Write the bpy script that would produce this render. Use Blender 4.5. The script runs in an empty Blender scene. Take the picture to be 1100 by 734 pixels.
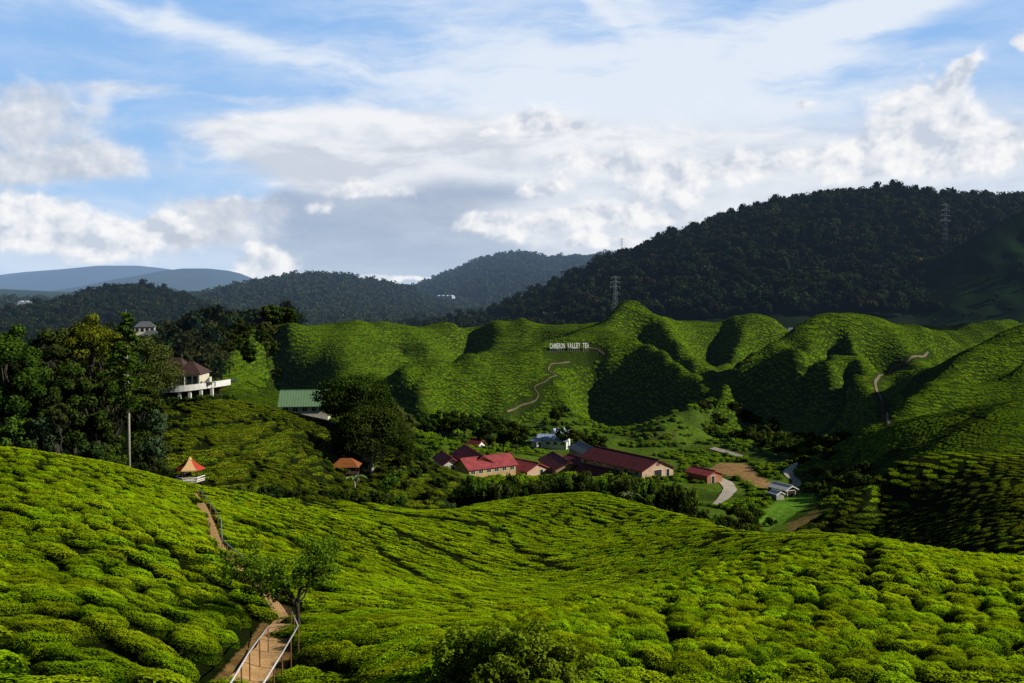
import bpy, math, random
import numpy as np
from mathutils import Vector, Matrix
random.seed(7)
RNG = np.random.default_rng(11)
SC = bpy.context.scene
COL = SC.collection
PI = math.pi
# ---------------------------------------------------------------- camera frame of the place
F = 1070.0; CX = 550.0; CY = 367.0; HORIZON = 310.0
PITCH = math.atan((CY - HORIZON) / F)
CP, SP = math.cos(PITCH), math.sin(PITCH)
def at(px, py, d):
    """point at forward distance d seen in a direction given in photo pixels"""
    a = (px - CX) / F; b = -(py - CY) / F
    x, y, z = a, CP + b * SP, -SP + b * CP
    k = d / y
    return np.array([x * k, d, z * k])
def to_px(x, y):
    return x / y * F * CP + CX          # column (approx.) of a ground position
cam = bpy.data.cameras.new('camera'); cam_o = bpy.data.objects.new('camera', cam); COL.objects.link(cam_o)
cam.sensor_width = 36.0; cam.lens = F / 1100.0 * 36.0
cam.clip_start = 0.3; cam.clip_end = 60000
cam_o.location = (0, 0, 0); cam_o.rotation_euler = (PI / 2 - PITCH, 0, 0)
SC.camera = cam_o
SC.view_settings.view_transform = 'Standard'; SC.view_settings.look = 'None'
SC.view_settings.exposure = 0; SC.view_settings.gamma = 1
SC.cycles.max_bounces = 5; SC.cycles.diffuse_bounces = 2; SC.cycles.glossy_bounces = 1
SC.cycles.transmission_bounces = 2; SC.cycles.transparent_max_bounces = 4
SC.cycles.use_denoising = False
SUN_EL = math.radians(27); SUN_AZ = math.radians(97)      # azimuth clockwise from the view direction
# ---------------------------------------------------------------- node helpers
class NT:
    def __init__(s, nt): s.nt = nt
    def n(s, t, **kw):
        x = s.nt.nodes.new(t)
        for k, v in kw.items(): setattr(x, k, v)
        return x
    def put(s, sock, v):
        if v is None: return
        if isinstance(v, bpy.types.NodeSocket): s.nt.links.new(v, sock)
        else: sock.default_value = v
    def m(s, op, a, b=None, c=None, clamp=False):
        x = s.n('ShaderNodeMath', operation=op, use_clamp=clamp)
        s.put(x.inputs[0], a); s.put(x.inputs[1], b); s.put(x.inputs[2], c)
        return x.outputs[0]
    def v(s, op, a, b=None):
        x = s.n('ShaderNodeVectorMath', operation=op)
        s.put(x.inputs[0], a)
        if b is not None: s.put(x.inputs[1], b)
        return x.outputs['Value'] if op in ('LENGTH', 'DOT_PRODUCT', 'DISTANCE') else x.outputs[0]
    def noise(s, vec, scale, detail=4, rough=0.55, dist=0.0, dim='3D', color=False):
        x = s.n('ShaderNodeTexNoise', noise_dimensions=dim)
        s.put(x.inputs['Vector'], vec); s.put(x.inputs['Scale'], scale); s.put(x.inputs['Detail'], detail)
        s.put(x.inputs['Roughness'], rough); s.put(x.inputs['Distortion'], dist)
        return x.outputs['Color' if color else 'Fac']
    def mix(s, f, a, b, blend='MIX'):
        x = s.n('ShaderNodeMix', data_type='RGBA', blend_type=blend)
        s.put(x.inputs[0], f)
        s.put(x.inputs[6], a if not isinstance(a, tuple) or len(a) == 4 else a + (1,))
        s.put(x.inputs[7], b if not isinstance(b, tuple) or len(b) == 4 else b + (1,))
        return x.outputs[2]
    def rng(s, v, a, b, c=0.0, d=1.0, smooth=True):
        x = s.n('ShaderNodeMapRange', interpolation_type='SMOOTHSTEP' if smooth else 'LINEAR')
        s.put(x.inputs[0], v)
        for i, k in enumerate((a, b, c, d)): s.put(x.inputs[1 + i], k)
        return x.outputs[0]
    def ramp(s, f, stops):
        x = s.n('ShaderNodeValToRGB'); e = x.color_ramp.elements
        while len(e) < len(stops): e.new(0.5)
        for i, (p, c) in enumerate(stops): e[i].position = p; e[i].color = tuple(c) + (1,) if len(c) == 3 else c
        s.put(x.inputs[0], f); return x.outputs[0]
# ---------------------------------------------------------------- world and sun
W = bpy.data.worlds.new('World'); SC.world = W; W.use_nodes = True
W.node_tree.nodes.clear()
def build_sky():
    t = NT(W.node_tree)
    sky = t.n('ShaderNodeTexSky', sky_type='NISHITA')
    sky.sun_disc = False; sky.sun_elevation = SUN_EL; sky.sun_rotation = SUN_AZ
    sky.altitude = 1500; sky.air_density = 1.0; sky.dust_density = 0.4; sky.ozone_density = 2.5
    tc = t.n('ShaderNodeTexCoord'); d = tc.outputs['Generated']
    sp = t.n('ShaderNodeSeparateXYZ'); t.put(sp.inputs[0], d)
    az = t.m('ARCTAN2', sp.outputs[0], sp.outputs[1])
    el = t.m('ARCSINE', sp.outputs[2])
    cb = t.n('ShaderNodeCombineXYZ'); t.put(cb.inputs[0], az); t.put(cb.inputs[1], el)
    uv = cb.outputs[0]
    def scaled(vec, sx, sy, rot=0.0, off=(0, 0)):
        mp = t.n('ShaderNodeMapping'); t.put(mp.inputs['Vector'], vec)
        mp.inputs['Rotation'].default_value = (0, 0, rot); mp.inputs['Scale'].default_value = (sx, sy, 1)
        mp.inputs['Location'].default_value = (off[0], off[1], 0)
        return mp.outputs[0]
    def warp(vec, scale, amp, det, sy=1.3, off=(0, 0), rough=.55):
        nz = t.noise(scaled(vec, 1, sy, off=off), scale, det, rough, color=True)
        return t.v('ADD', vec, t.v('MULTIPLY', t.v('SUBTRACT', nz, (0.5, 0.5, 0.5)), (amp, amp * 0.75, 0)))
    def blobs(vec, lst):
        acc = None
        for b in lst:
            px, py, sx, sy, w = b[:5]
            c = (math.atan((px - CX) / F), math.atan((HORIZON - py) / F), 0)
            q = t.v('SUBTRACT', vec, c)
            if len(b) > 5:
                vr = t.n('ShaderNodeVectorRotate', rotation_type='Z_AXIS'); t.put(vr.inputs['Vector'], q); vr.inputs['Angle'].default_value = math.radians(-b[5]); q = vr.outputs[0]
            q = t.v('MULTIPLY', q, (F / sx, F / sy, 0))
            g = t.m('MULTIPLY', t.m('EXPONENT', t.m('MULTIPLY', t.v('DOT_PRODUCT', q, q), -1.0)), w)
            acc = g if acc is None else t.m('ADD', acc, g)
        return acc
    # ---- clear sky seen between the clouds
    col = t.ramp(t.rng(el, 0.0, .30, 0, 1, False), [(0, (.46, .66, .90)), (.45, (.29, .53, .88)), (1, (.215, .45, .85))])
    # ---- thin high veil and streaks
    w1 = warp(uv, 4.5, 0.09, 5, off=(3, 1))
    veil = blobs(w1, [(720, 175, 290, 100, .80), (590, 70, 120, 80, .42), (830, 72, 300, 30, .80, 20), (690, 120, 180, 50, .5, 20), (1010, 12, 150, 20, .5, 20), (160, 40, 210, 15, .62, -16), (370, 84, 200, 14, .42, -9), (480, 40, 130, 40, .30, -20),
                      (645, 16, 55, 9, .55, -48), (700, 50, 90, 14, .35, -50), (187, 34, 9, 24, .45), (15, 30, 30, 40, .35), (320, 250, 500, 60, .35), (550, 60, 700, 160, .38), (770, 60, 90, 12, .3, 35), (1000, 90, 140, 10, .25, 12)])
    st = t.noise(scaled(w1, 1.0, 5.5, 0.42, (1.2, .4)), 7, 6, .6); st2 = t.noise(scaled(w1, 1.0, 4.0, -0.30, (5.2, 2.4)), 9, 6, .6)
    st = t.m('ADD', t.m('MULTIPLY', st, t.rng(az, -.12, .08)), t.m('MULTIPLY', st2, t.rng(az, -.12, .08, 1, 0)))
    va = t.rng(t.m('ADD', t.m('MULTIPLY', veil, t.rng(st, .25, .70, .55, 1.2)), t.m('MULTIPLY', t.m('SUBTRACT', st, .5), .5)), .02, 1.30, .04, .88)
    col = t.mix(va, col, (0.83, 0.885, 0.955))
    # ---- shared billow noise, and the same noise a little towards the sun
    def billow(o, det=7):
        v_ = t.v('ADD', uv, (o[0], o[1], 0)); v_ = warp(v_, 22, .022, 3, off=(2, 2))
        a = t.noise(scaled(v_, 1, 1.15), 27, det, .58); return a
    b0 = billow((0, 0)); bs0 = billow((0, 0), 3); b1 = billow((.0095, .0095), 3); lit0 = t.m('MULTIPLY', t.m('SUBTRACT', bs0, b1), 3.0)
    soft = t.noise(scaled(w1, 1, 3.6, .05, (9, 3)), 11, 5, .55)
    # ---- layered bank, streaky and grey below
    bank = blobs(warp(uv, 8, .05, 5, sy=2.2, off=(1, 7)), [(370, 136, 140, 20, .85, 2), (300, 150, 90, 16, .6), (480, 160, 170, 26, .9), (350, 180, 110, 20, .8, -4), (430, 196, 140, 14, .6), (600, 180, 160, 46, .8), (700, 215, 190, 52, 1.0), (560, 235, 120, 40, .8), (820, 200, 130, 44, .75), (640, 275, 110, 22, .6),
                    (130, 108, 75, 10, .55, 4), (420, 100, 60, 8, .30, 8), (250, 112, 60, 6, .3), (110, 128, 16, 16, .35)])
    ba = t.rng(t.m('ADD', bank, t.m('MULTIPLY', t.m('SUBTRACT', soft, .5), .9)), .16, .80, 0, .95)
    bs = t.m('ADD', t.rng(soft, .33, .66), blobs(w1, [(380, 180, 140, 12, -.40, -3), (470, 165, 130, 9, -.25), (610, 182, 40, 7, -.5, 4), (330, 190, 70, 8, -.35), (330, 132, 150, 9, .5, 4), (720, 200, 260, 60, .40), (600, 205, 60, 18, -.30)]), clamp=True)
    bs = t.m('ADD', bs, t.m('MULTIPLY', lit0, t.rng(az, -.05, .05, .1, .40)), clamp=True)
    col = t.mix(ba, col, t.ramp(bs, [(0, (.62, .665, .745)), (.5, (.76, .795, .855)), (1, (.90, .91, .935))]))
    fa = blobs(w1, [(720, 250, 330, 70, .95), (560, 250, 160, 60, .5), (90, 285, 190, 34, .6), (980, 180, 240, 60, .95)])
    col = t.mix(t.rng(t.m('ADD', fa, t.m('MULTIPLY', t.m('SUBTRACT', soft, .5), .4)), .05, 1.0, 0, .88), col, t.mix(t.rng(soft, .3, .7), (.60, .675, .79), (.80, .845, .905)))
    # ---- smooth rain-grey mass under it
    gm = blobs(warp(uv, 9, .045, 4, off=(5, 5)), [(390, 250, 105, 46, 1.0), (470, 230, 70, 34, .8), (330, 225, 44, 22, .7), (480, 290, 160, 34, 1.0), (380, 285, 90, 30, .8), (545, 205, 60, 14, .6), (300, 215, 20, 10, .5)])
    ga = t.rng(t.m('ADD', gm, t.m('MULTIPLY', t.m('SUBTRACT', soft, .5), .45)), .22, .95, 0, .92)
    gc = t.mix(t.rng(soft, .3, .7), t.mix(t.rng(el, .0, .09), (.42, .52, .67), (.36, .45, .60)), t.mix(t.rng(el, .0, .09), (.47, .57, .72), (.46, .54, .67)))
    col = t.mix(ga, col, gc)
    # ---- heaped clouds, grey set then white set
    w2 = warp(uv, 17, .046, 5, off=(8, 3))
    def heap(lst, lo, hi, amp, base, ramp_, top=.97, ls=1.0):
        nonlocal col
        m_ = blobs(w2, lst); dn = t.m('ADD', m_, t.m('MULTIPLY', t.m('SUBTRACT', b0, .5), amp))
        a_ = t.rng(dn, lo, hi, 0, top)
        l_ = t.m('ADD', t.m('ADD', t.m('MULTIPLY', lit0, ls), base), t.rng(dn, lo, 1.5, .12, -.18), clamp=True)
        col = t.mix(a_, col, t.ramp(l_, ramp_))
    gr = [(0, (.54, .59, .68)), (.5, (.68, .715, .78)), (1, (.86, .87, .90))]
    wr = [(0, (.58, .64, .74)), (.45, (.78, .81, .86)), (1, (.955, .955, .955))]
    heap([(40, 150, 70, 24, .9), (95, 185, 80, 18, 1.0), (20, 200, 60, 16, .8), (45, 125, 40, 14, .5), (235, 225, 60, 14, .75), (245, 250, 55, 24, 1.0), (190, 262, 40, 18, .7), (0, 232, 60, 16, .6)], .16, .95, 1.2, .44, gr, .93, .8)
    heap([(20, 245, 70, 18, .9), (75, 265, 75, 18, 1.0), (130, 258, 46, 18, .95), (185, 245, 26, 12, .7), (255, 218, 26, 6, .6), (60, 228, 60, 8, .5), (287, 284, 28, 15, 1.1), (270, 300, 40, 8, .8), (346, 228, 24, 10, .85), (392, 206, 54, 9, .8), (425, 300, 45, 4, .9),
          (576, 134, 26, 14, 1.5), (612, 142, 24, 8, 1.1), (522, 143, 18, 5, 1.0), (535, 246, 44, 12, 1.4), (578, 202, 24, 8, 1.0), (660, 178, 70, 18, 1.0), (720, 200, 40, 16, .9), (620, 235, 60, 14, .9), (690, 232, 60, 16, .9), (765, 190, 50, 14, .8), (640, 262, 60, 10, .8), (810, 180, 50, 12, .6),
          (985, 135, 44, 30, 1.15), (1018, 110, 24, 15, .8, 30), (1030, 98, 14, 5, .6, 25), (960, 170, 66, 22, 1.0), (1050, 175, 70, 26, 1.1), (900, 190, 46, 16, .7), (862, 119, 13, 5, .9), (1098, 78, 12, 10, 1.0), (1098, 25, 12, 14, 1.0), (840, 170, 60, 10, .4)], .22, .78, 1.45, .60, wr, .95, 1.15)
    # ---- brighter haze low down
    col = t.mix(t.rng(el, -0.02, 0.05, .35, 0), col, (0.62, 0.72, 0.85))
    # clouds live in the quarter of the sky seen; the rest is plain clear sky
    front = t.m('MULTIPLY', t.m('MULTIPLY', t.rng(t.m('ABSOLUTE', az), .75, 1.2, 1, 0), t.rng(el, .32, .55, 1, 0)), t.m('GREATER_THAN', el, -0.06))
    bg = t.n('ShaderNodeBackground'); t.put(bg.inputs['Color'], t.v('MULTIPLY', col, (1 / SKY_STRENGTH,) * 3)); bg.inputs['Strength'].default_value = SKY_STRENGTH
    b2 = t.n('ShaderNodeBackground'); t.put(b2.inputs['Color'], sky.outputs[0]); b2.inputs['Strength'].default_value = SKY_STRENGTH * .38
    mx = t.n('ShaderNodeMixShader'); t.put(mx.inputs[0], front); t.put(mx.inputs[1], b2.outputs[0]); t.put(mx.inputs[2], bg.outputs[0])
    out = t.n('ShaderNodeOutputWorld'); t.put(out.inputs['Surface'], mx.outputs[0])
SKY_STRENGTH = 0.1; SKY_GAIN = 0.075
build_sky()
W.cycles.sampling_method = 'MANUAL'; W.cycles.sample_map_resolution = 512
sun = bpy.data.lights.new('sun', 'SUN'); sun.energy = 5.0; sun.angle = math.radians(0.5); sun.color = (1.0, 0.95, 0.85)
sun_o = bpy.data.objects.new('sun', sun); COL.objects.link(sun_o)
SUN_DIR = Vector((math.sin(SUN_AZ) * math.cos(SUN_EL), math.cos(SUN_AZ) * math.cos(SUN_EL), math.sin(SUN_EL)))
sun_o.rotation_euler = SUN_DIR.to_track_quat('Z', 'Y').to_euler()
# ---------------------------------------------------------------- materials
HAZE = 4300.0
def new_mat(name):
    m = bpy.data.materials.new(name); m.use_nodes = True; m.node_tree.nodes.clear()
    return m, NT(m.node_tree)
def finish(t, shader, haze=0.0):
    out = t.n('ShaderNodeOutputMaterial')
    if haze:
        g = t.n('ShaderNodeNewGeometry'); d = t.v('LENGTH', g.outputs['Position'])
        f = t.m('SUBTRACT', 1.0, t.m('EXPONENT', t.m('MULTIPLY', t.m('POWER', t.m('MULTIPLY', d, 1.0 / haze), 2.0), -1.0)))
        e = t.n('ShaderNodeEmission'); e.inputs['Color'].default_value = (0.21, 0.32, 0.50, 1); e.inputs['Strength'].default_value = 1.0  # blue distance haze painted in as a glow, stronger away from the origin
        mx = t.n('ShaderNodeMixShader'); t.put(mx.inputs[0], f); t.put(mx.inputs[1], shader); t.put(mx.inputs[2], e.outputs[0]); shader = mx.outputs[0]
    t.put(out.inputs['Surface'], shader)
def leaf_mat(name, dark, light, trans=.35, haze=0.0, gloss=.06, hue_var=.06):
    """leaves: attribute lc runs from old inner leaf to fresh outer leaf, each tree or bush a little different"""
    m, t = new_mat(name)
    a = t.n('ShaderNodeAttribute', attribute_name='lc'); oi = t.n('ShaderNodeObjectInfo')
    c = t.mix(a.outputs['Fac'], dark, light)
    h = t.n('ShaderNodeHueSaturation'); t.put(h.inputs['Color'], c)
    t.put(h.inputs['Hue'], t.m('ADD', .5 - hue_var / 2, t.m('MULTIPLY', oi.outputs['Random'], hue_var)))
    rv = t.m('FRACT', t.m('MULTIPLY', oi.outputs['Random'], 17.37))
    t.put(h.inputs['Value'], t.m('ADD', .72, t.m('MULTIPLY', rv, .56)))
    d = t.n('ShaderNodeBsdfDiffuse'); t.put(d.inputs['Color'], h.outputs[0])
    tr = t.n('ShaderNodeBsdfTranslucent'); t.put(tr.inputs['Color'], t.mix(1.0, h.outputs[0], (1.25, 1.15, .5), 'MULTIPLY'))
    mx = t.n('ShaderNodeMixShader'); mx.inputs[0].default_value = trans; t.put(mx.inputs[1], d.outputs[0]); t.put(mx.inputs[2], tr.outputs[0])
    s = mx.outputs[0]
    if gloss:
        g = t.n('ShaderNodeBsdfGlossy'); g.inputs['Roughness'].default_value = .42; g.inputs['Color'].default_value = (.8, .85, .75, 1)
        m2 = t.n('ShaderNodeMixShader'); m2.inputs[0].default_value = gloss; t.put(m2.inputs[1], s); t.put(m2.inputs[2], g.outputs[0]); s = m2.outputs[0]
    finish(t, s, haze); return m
def plain_mat(name, col, rough=.7, var=.25, scale=1.5, bump=0.0, spec=.3, metal=0.0, haze=0.0, stripes=None, col2=None):
    m, t = new_mat(name)
    tc = t.n('ShaderNodeTexCoord'); p = t.n('ShaderNodeBsdfPrincipled')
    nz = t.noise(tc.outputs['Object'], scale, 6, .62)
    c2 = col2 or tuple(c * (1 - var) for c in col)
    c = t.mix(t.rng(nz, .32, .68), c2, col)
    if stripes:
        axis, freq, depth = stripes
        sp = t.n('ShaderNodeSeparateXYZ'); t.put(sp.inputs[0], tc.outputs['Object'])
        w = t.m('SINE', t.m('MULTIPLY', sp.outputs[axis], freq * 2 * PI))
        b = t.n('ShaderNodeBump'); b.inputs['Strength'].default_value = depth; b.inputs['Distance'].default_value = .05
        t.put(b.inputs['Height'], w); t.put(p.inputs['Normal'], b.outputs[0])
        c = t.mix(t.rng(w, -1, 1, .0, .35), c, tuple(x * .6 for x in col))
    elif bump:
        b = t.n('ShaderNodeBump'); b.inputs['Strength'].default_value = bump; b.inputs['Distance'].default_value = .1
        t.put(b.inputs['Height'], t.noise(tc.outputs['Object'], scale * 4, 6, .7)); t.put(p.inputs['Normal'], b.outputs[0])
    t.put(p.inputs['Base Color'], c); p.inputs['Roughness'].default_value = rough; p.inputs['Metallic'].default_value = metal
    p.inputs['Specular IOR Level'].default_value = spec
    finish(t, p.outputs[0], haze); return m
# ---------------------------------------------------------------- terrain: heights spread from ridge and valley lines
LINES = []
def L(*pts): LINES.append(pts)
# camera's own slope, row by row
L((0,760,20),(150,760,20),(285,760,26),(400,760,24),(550,760,21),(700,760,23),(1000,760,24),(1100,760,24))
L((0,734,23),(100,734,23),(200,734,26),(285,734,30),(400,734,27),(550,734,24),(700,734,26),(850,734,27),(1000,734,27),(1100,734,27))
L((0,700,27),(100,700,27),(200,700,30),(285,700,34),(340,700,33),(400,700,31),(550,700,29),(700,700,31),(850,700,32),(1000,700,32),(1100,700,32))
L((0,660,32),(100,660,32),(200,662,36),(285,670,41),(330,670,40),(400,665,39),(480,665,40),(563,665,44),(640,658,46),(700,655,45),(760,648,46),(850,650,41),(1000,655,39),(1100,660,38))
L((0,620,40),(100,620,40),(200,622,47),(290,630,50),(340,630,55),(400,625,64),(480,632,72),(563,645,76),(640,642,76),(700,636,72),(760,625,66),(850,615,58),(930,610,56),(1000,622,49),(1100,628,48))
L((0,580,50),(100,580,51),(180,580,58),(250,590,66),(300,590,74),(380,590,88),(470,595,100),(563,603,106),(640,600,106),(720,595,100),(790,590,92),(850,590,80),(940,588,68))
L((0,550,59),(100,550,61),(200,552,73),(260,555,84),(330,560,95),(400,565,112),(470,567,124),(563,568,132),(640,567,134),(720,567,126))
L((0,515,72),(70,520,73),(130,525,80),(200,530,92))
L((0,485,86),(60,494,90),(130,507,95),(170,517,98),(190,521,99),(225,530,101),(262,534,106),(300,541,112),(350,553,118),(400,559,126),(440,551,138),(500,545,146),(540,535,156),(580,530,163),(640,529,164),(670,536,158),(700,545,148),(760,561,130),(790,573,112),(840,579,97),(880,578,89),(940,583,81),(1000,595,73),(1060,605,65),(1100,612,60))
# ground dropping away behind that slope
L((0,490,115),(60,500,118),(130,515,120),(170,522,121,-2))
L((205,520,118,-1),(250,533,118,-1),(300,545,124,-2))
L((420,547,160,-4),(500,540,172,-3),(580,525,190,-3),(650,525,188,-3),(720,545,175,-3),(780,570,150,-4),(840,580,125,-5))
# hill with the restaurant and its tea slope
L((120,448,190),(180,442,195),(215,432,205),(245,432,207),(265,437,202),(300,453,188),(330,470,178),(345,490,168),(352,515,155),(357,538,143))
L((170,470,165),(200,480,150),(240,505,140),(270,520,134),(310,535,129),(340,548,131))
L((0,470,170),(80,462,175)); L((0,452,230),(100,440,240),(190,424,240))
L((250,412,265,-3),(300,425,260,-4),(350,440,250,-2)); L((0,420,330),(120,405,330),(200,395,330),(245,392,330),(270,410,320))
L((310,444,245),(350,450,240),(390,460,235)); L((340,505,178),(372,507,178),(395,518,184),(380,530,165))
L((410,482,205),(440,490,213),(470,502,218),(490,515,210)); L((430,505,188),(455,525,178),(490,545,165)); L((405,530,165),(425,545,152))
# valley floor
L((400,470,290),(440,466,300),(490,488,280)); L((470,515,258),(490,511,266),(560,505,264),(620,509,256),(690,508,252),(730,509,252),(760,511,252),(800,512,252),(850,512,248))
L((700,528,222),(760,535,218),(800,545,205)); L((500,480,320),(560,478,325),(600,480,320),(680,474,330),(740,476,330),(800,488,310),(860,498,290))
L((842,533,230),(880,530,228),(900,520,240)); L((800,565,185),(830,560,195),(880,545,200),(900,535,210)); L((820,585,165),(870,570,172))
L((450,462,345),(520,460,360),(560,453,366),(600,450,370),(660,452,372),(720,452,370),(770,460,350),(800,468,335))
# left tea hill and its spurs
L((225,398,350),(252,375,385),(280,362,405),(310,356,425),(335,353,440),(360,350,446),(385,346,450),(410,349,458),(440,353,468),(490,351,480),(530,347,486),(560,345,490),(600,347,478),(640,345,460),(652,340,452),(662,334,448),(675,331,445))
L((385,346,450),(382,355,438),(377,364,425),(367,382,406),(362,397,392),(360,412,378))
L((300,390,415,-4),(310,410,385,-3),(330,420,372,-2)); L((412,352,456),(425,366,440),(440,380,425)); L((425,358,446,-2.5),(440,372,430,-3),(446,392,405,-3))
L((440,353,468),(458,368,448),(478,384,428)); L((400,400,395),(410,415,375))
L((500,380,440,-2),(545,378,440,-2),(585,366,440,-2)); L((505,352,478,-3),(500,365,465,-3)); L((545,349,485),(530,362,465),(515,374,450))
# front lobe below the letters
L((424,404,372),(440,398,378),(460,392,385),(500,385,394),(540,383,400),(570,375,404),(590,370,408),(605,365,412),(622,357,428),(640,349,444),(650,345,450))
L((424,404,372),(432,414,366),(445,428,360),(462,440,352)); L((430,420,362,-3),(440,440,352,-1)); L((480,448,350),(520,452,352),(560,447,356),(600,440,362),(612,430,372))
L((500,415,372),(540,415,374),(580,415,380)); L((595,380,402),(590,395,392),(600,410,382))
L((612,376,405),(640,380,405),(655,385,402))
# main spur and its neighbour
L((675,331,445),(662,340,440),(656,352,428),(668,359,418),(683,366,410),(698,375,402),(713,384,395),(730,396,387),(744,406,380),(752,415,374),(760,425,368))
L((675,331,445),(690,336,445),(702,345,440),(713,353,435),(729,369,425),(744,384,415),(762,397,405),(778,410,396),(790,420,388))
L((686,350,434,-4),(705,364,424,-4),(725,382,412,-4),(745,398,400,-3)); L((640,400,396,-3),(660,410,392,-3),(690,420,386,-3)); L((620,436,374),(680,440,376),(735,438,372),(765,436,366))
L((700,340,452),(740,351,462),(770,350,468),(790,347,470),(806,343,470),(822,346,468),(835,352,466),(842,362,460)); L((806,343,470),(798,356,455),(790,370,440),(778,384,425),(776,398,412))
L((775,362,452,-3),(765,378,435,-3)); L((820,365,448,-3),(812,380,430,-3)); L((855,364,500),(870,362,520))
# middle right hill
L((705,455,342),(725,447,346),(745,438,352),(762,426,360),(778,413,366),(792,399,372),(806,386,378),(830,372,384),(853,359,389),(875,350,392),(892,343,395),(905,340.5,397),(930,343,401),(950,348,404),(970,351,406),(990,354,408),(1008,357,410),(1016,360,411))
L((905,340.5,397),(912,358,385),(922,370,378),(935,382,370),(946,396,362),(948,405,352)); L((950,348,404),(962,362,394),(975,374,386),(985,382,378))
L((930,362,386,-2.5),(950,380,376,-3)); L((850,375,383),(862,376,380),(874,376,376),(890,377,373),(908,381,368),(920,392,360),(933,404,350)); L((900,360,386,-3),(905,370,380,-2.5))
L((830,400,368),(850,388,366),(862,386,366),(878,391,362),(893,400,355),(912,408,346),(933,418,337),(945,432,325),(952,443,318)); L((880,384,372,-2.5),(915,396,358,-2.5))
L((800,440,362),(830,441,358),(870,451,344),(905,460,324),(935,462,312)); L((790,420,370),(830,420,365),(870,425,357),(905,432,346))
L((955,457,306),(958,440,322),(950,420,340),(945,408,352),(962,395,365),(985,386,378),(1000,378,392),(1015,368,405))
L((1020,360,425),(1040,350,440),(1060,345,448),(1078,344,450),(1090,346,450),(1100,349,450)); L((1040,375,400,-2),(1070,368,400,-2))
# right hills
L((1100,359,328),(1080,369,324),(1057,381,319),(1043,387,315),(1029,393,311),(1016,401,307),(1005,408,304),(992,415,300),(982,425,296)); L((1100,376,314,-1.6),(1060,397,303,-1.8),(1025,409,297,-1.4))
L((1100,392,300),(1060,408,295),(1029,414,288),(1000,424,282),(978,435,278),(970,448,272)); L((1100,412,268,-6),(1060,421,269,-6),(1020,428,270,-6),(985,439,266,-5))
L((1100,430,238),(1070,434,240),(1038,440,243),(1010,445,247),(992,449,249),(970,454,251),(952,458,252),(930,461,251,-1),(915,465,250,-3),(900,470,247,-5.5))
L((1100,455,220),(1040,465,222),(980,475,226,-1.5),(930,487,228,-4.5)); L((866,511,250),(890,511,244),(908,505,236)); L((885,512,226,-3.5),(930,508,205,-4),(1000,492,182,-8),(1100,490,178,-9))
L((850,578,140),(872,566,141),(890,557,142),(905,548,143),(920,538,144),(935,527,145),(950,515,147),(962,504,149),(975,494,150),(990,487,151),(1010,485,151),(1030,487,150),(1060,489,148),(1100,491,146))
L((885,578,141),(940,576,135),(1000,581,118),(1060,586,104),(1100,591,96)); L((945,545,145),(1000,535,140),(1050,532,130),(1100,530,121)); L((900,590,120,-2.5),(960,600,100,-4),(1040,608,88,-4.5))
L((940,508,162,-7),(905,530,160,-6),(880,555,156,-4))
# beyond
L((0,385,560),(100,385,580),(200,385,600),(260,380,600),(330,378,560),(400,380,540),(470,380,560),(560,378,570),(650,376,560),(750,376,560),(850,374,580),(950,376,560),(1030,372,560),(1100,372,560))
L((0,372,800),(300,368,800),(600,366,800),(900,362,800),(1100,360,800))
# the ground under and behind the camera
CPTS = []
for ln in LINES:
    w = [(p[3] * (2.9 if p[2] > 300 else 1.0) if len(p) > 3 else 0.0) for p in ln]
    P = [np.append(at(*p[:3]) + np.array([0, 0, w[i]]), p[0]) for i, p in enumerate(ln)]
    for i in range(len(P) - 1):
        du = math.hypot((P[i+1][0] / P[i+1][1] - P[i][0] / P[i][1]), math.log(P[i+1][1] / P[i][1]))
        k = max(1, int(du / 0.03))
        for j in range(k):
            t = j / k
            CPTS.append(P[i] * (1 - t) + P[i+1] * t)
    CPTS.append(P[-1])
ext = []
for p in CPTS:
    u = p[0] / p[1]
    if u < -0.47: ext += [np.array([p[1] * (u - s), p[1], p[2], 0]) for s in (.15, .4)]
    if u > 0.47: ext += [np.array([p[1] * (u + s), p[1], p[2] + p[1] * s * .06, 0]) for s in (.15, .4)]
for u in np.linspace(-1, 1, 9): ext += [np.array([u * 9, 9, -6.6, 0]), np.array([u * 14, 14, -7.9, 0]), np.array([u * 3.5, 3.5, -5.0, 0])]
CPTS = np.array(CPTS + ext)
KU, KV = 1.0, 0.75
def uvw(x, y): return np.stack([x / y * KU, np.log(y) * KV], -1)
_q = uvw(CPTS[:, 0], CPTS[:, 1])
_key = np.round(_q / 0.004).astype(int); _, _i = np.unique(_key, axis=0, return_index=True)
_q = _q[_i]; _z = CPTS[_i, 2] / CPTS[_i, 1]                     # spread z/d, which varies gently
_soft = 0.004
def _phi(a, b):
    d2 = ((a[:, None, :] - b[None, :, :]) ** 2).sum(-1)
    return -np.sqrt(d2 + _soft ** 2)
_n = len(_q); _A = np.zeros((_n + 3, _n + 3))
_A[:_n, :_n] = _phi(_q, _q) + np.eye(_n) * 0.0012
_A[:_n, _n] = 1; _A[:_n, _n+1:] = _q; _A[_n:, :_n] = _A[:_n, _n:].T
_c = np.linalg.solve(_A, np.append(_z, [0, 0, 0]))
def _h0(x, y):
    s = np.shape(x); x = np.ravel(x).astype(float); y = np.ravel(y).astype(float)
    out = np.empty(len(x))
    for i in range(0, len(x), 20000):
        q = uvw(x[i:i+20000], y[i:i+20000])
        d2 = (q ** 2).sum(1)[:, None] + (_q ** 2).sum(1)[None] - 2 * q @ _q.T
        out[i:i+20000] = -np.sqrt(np.maximum(d2, 0) + _soft ** 2) @ _c[:_n] + _c[_n] + q @ _c[_n+1:]
    return (out * y).reshape(s)
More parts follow.
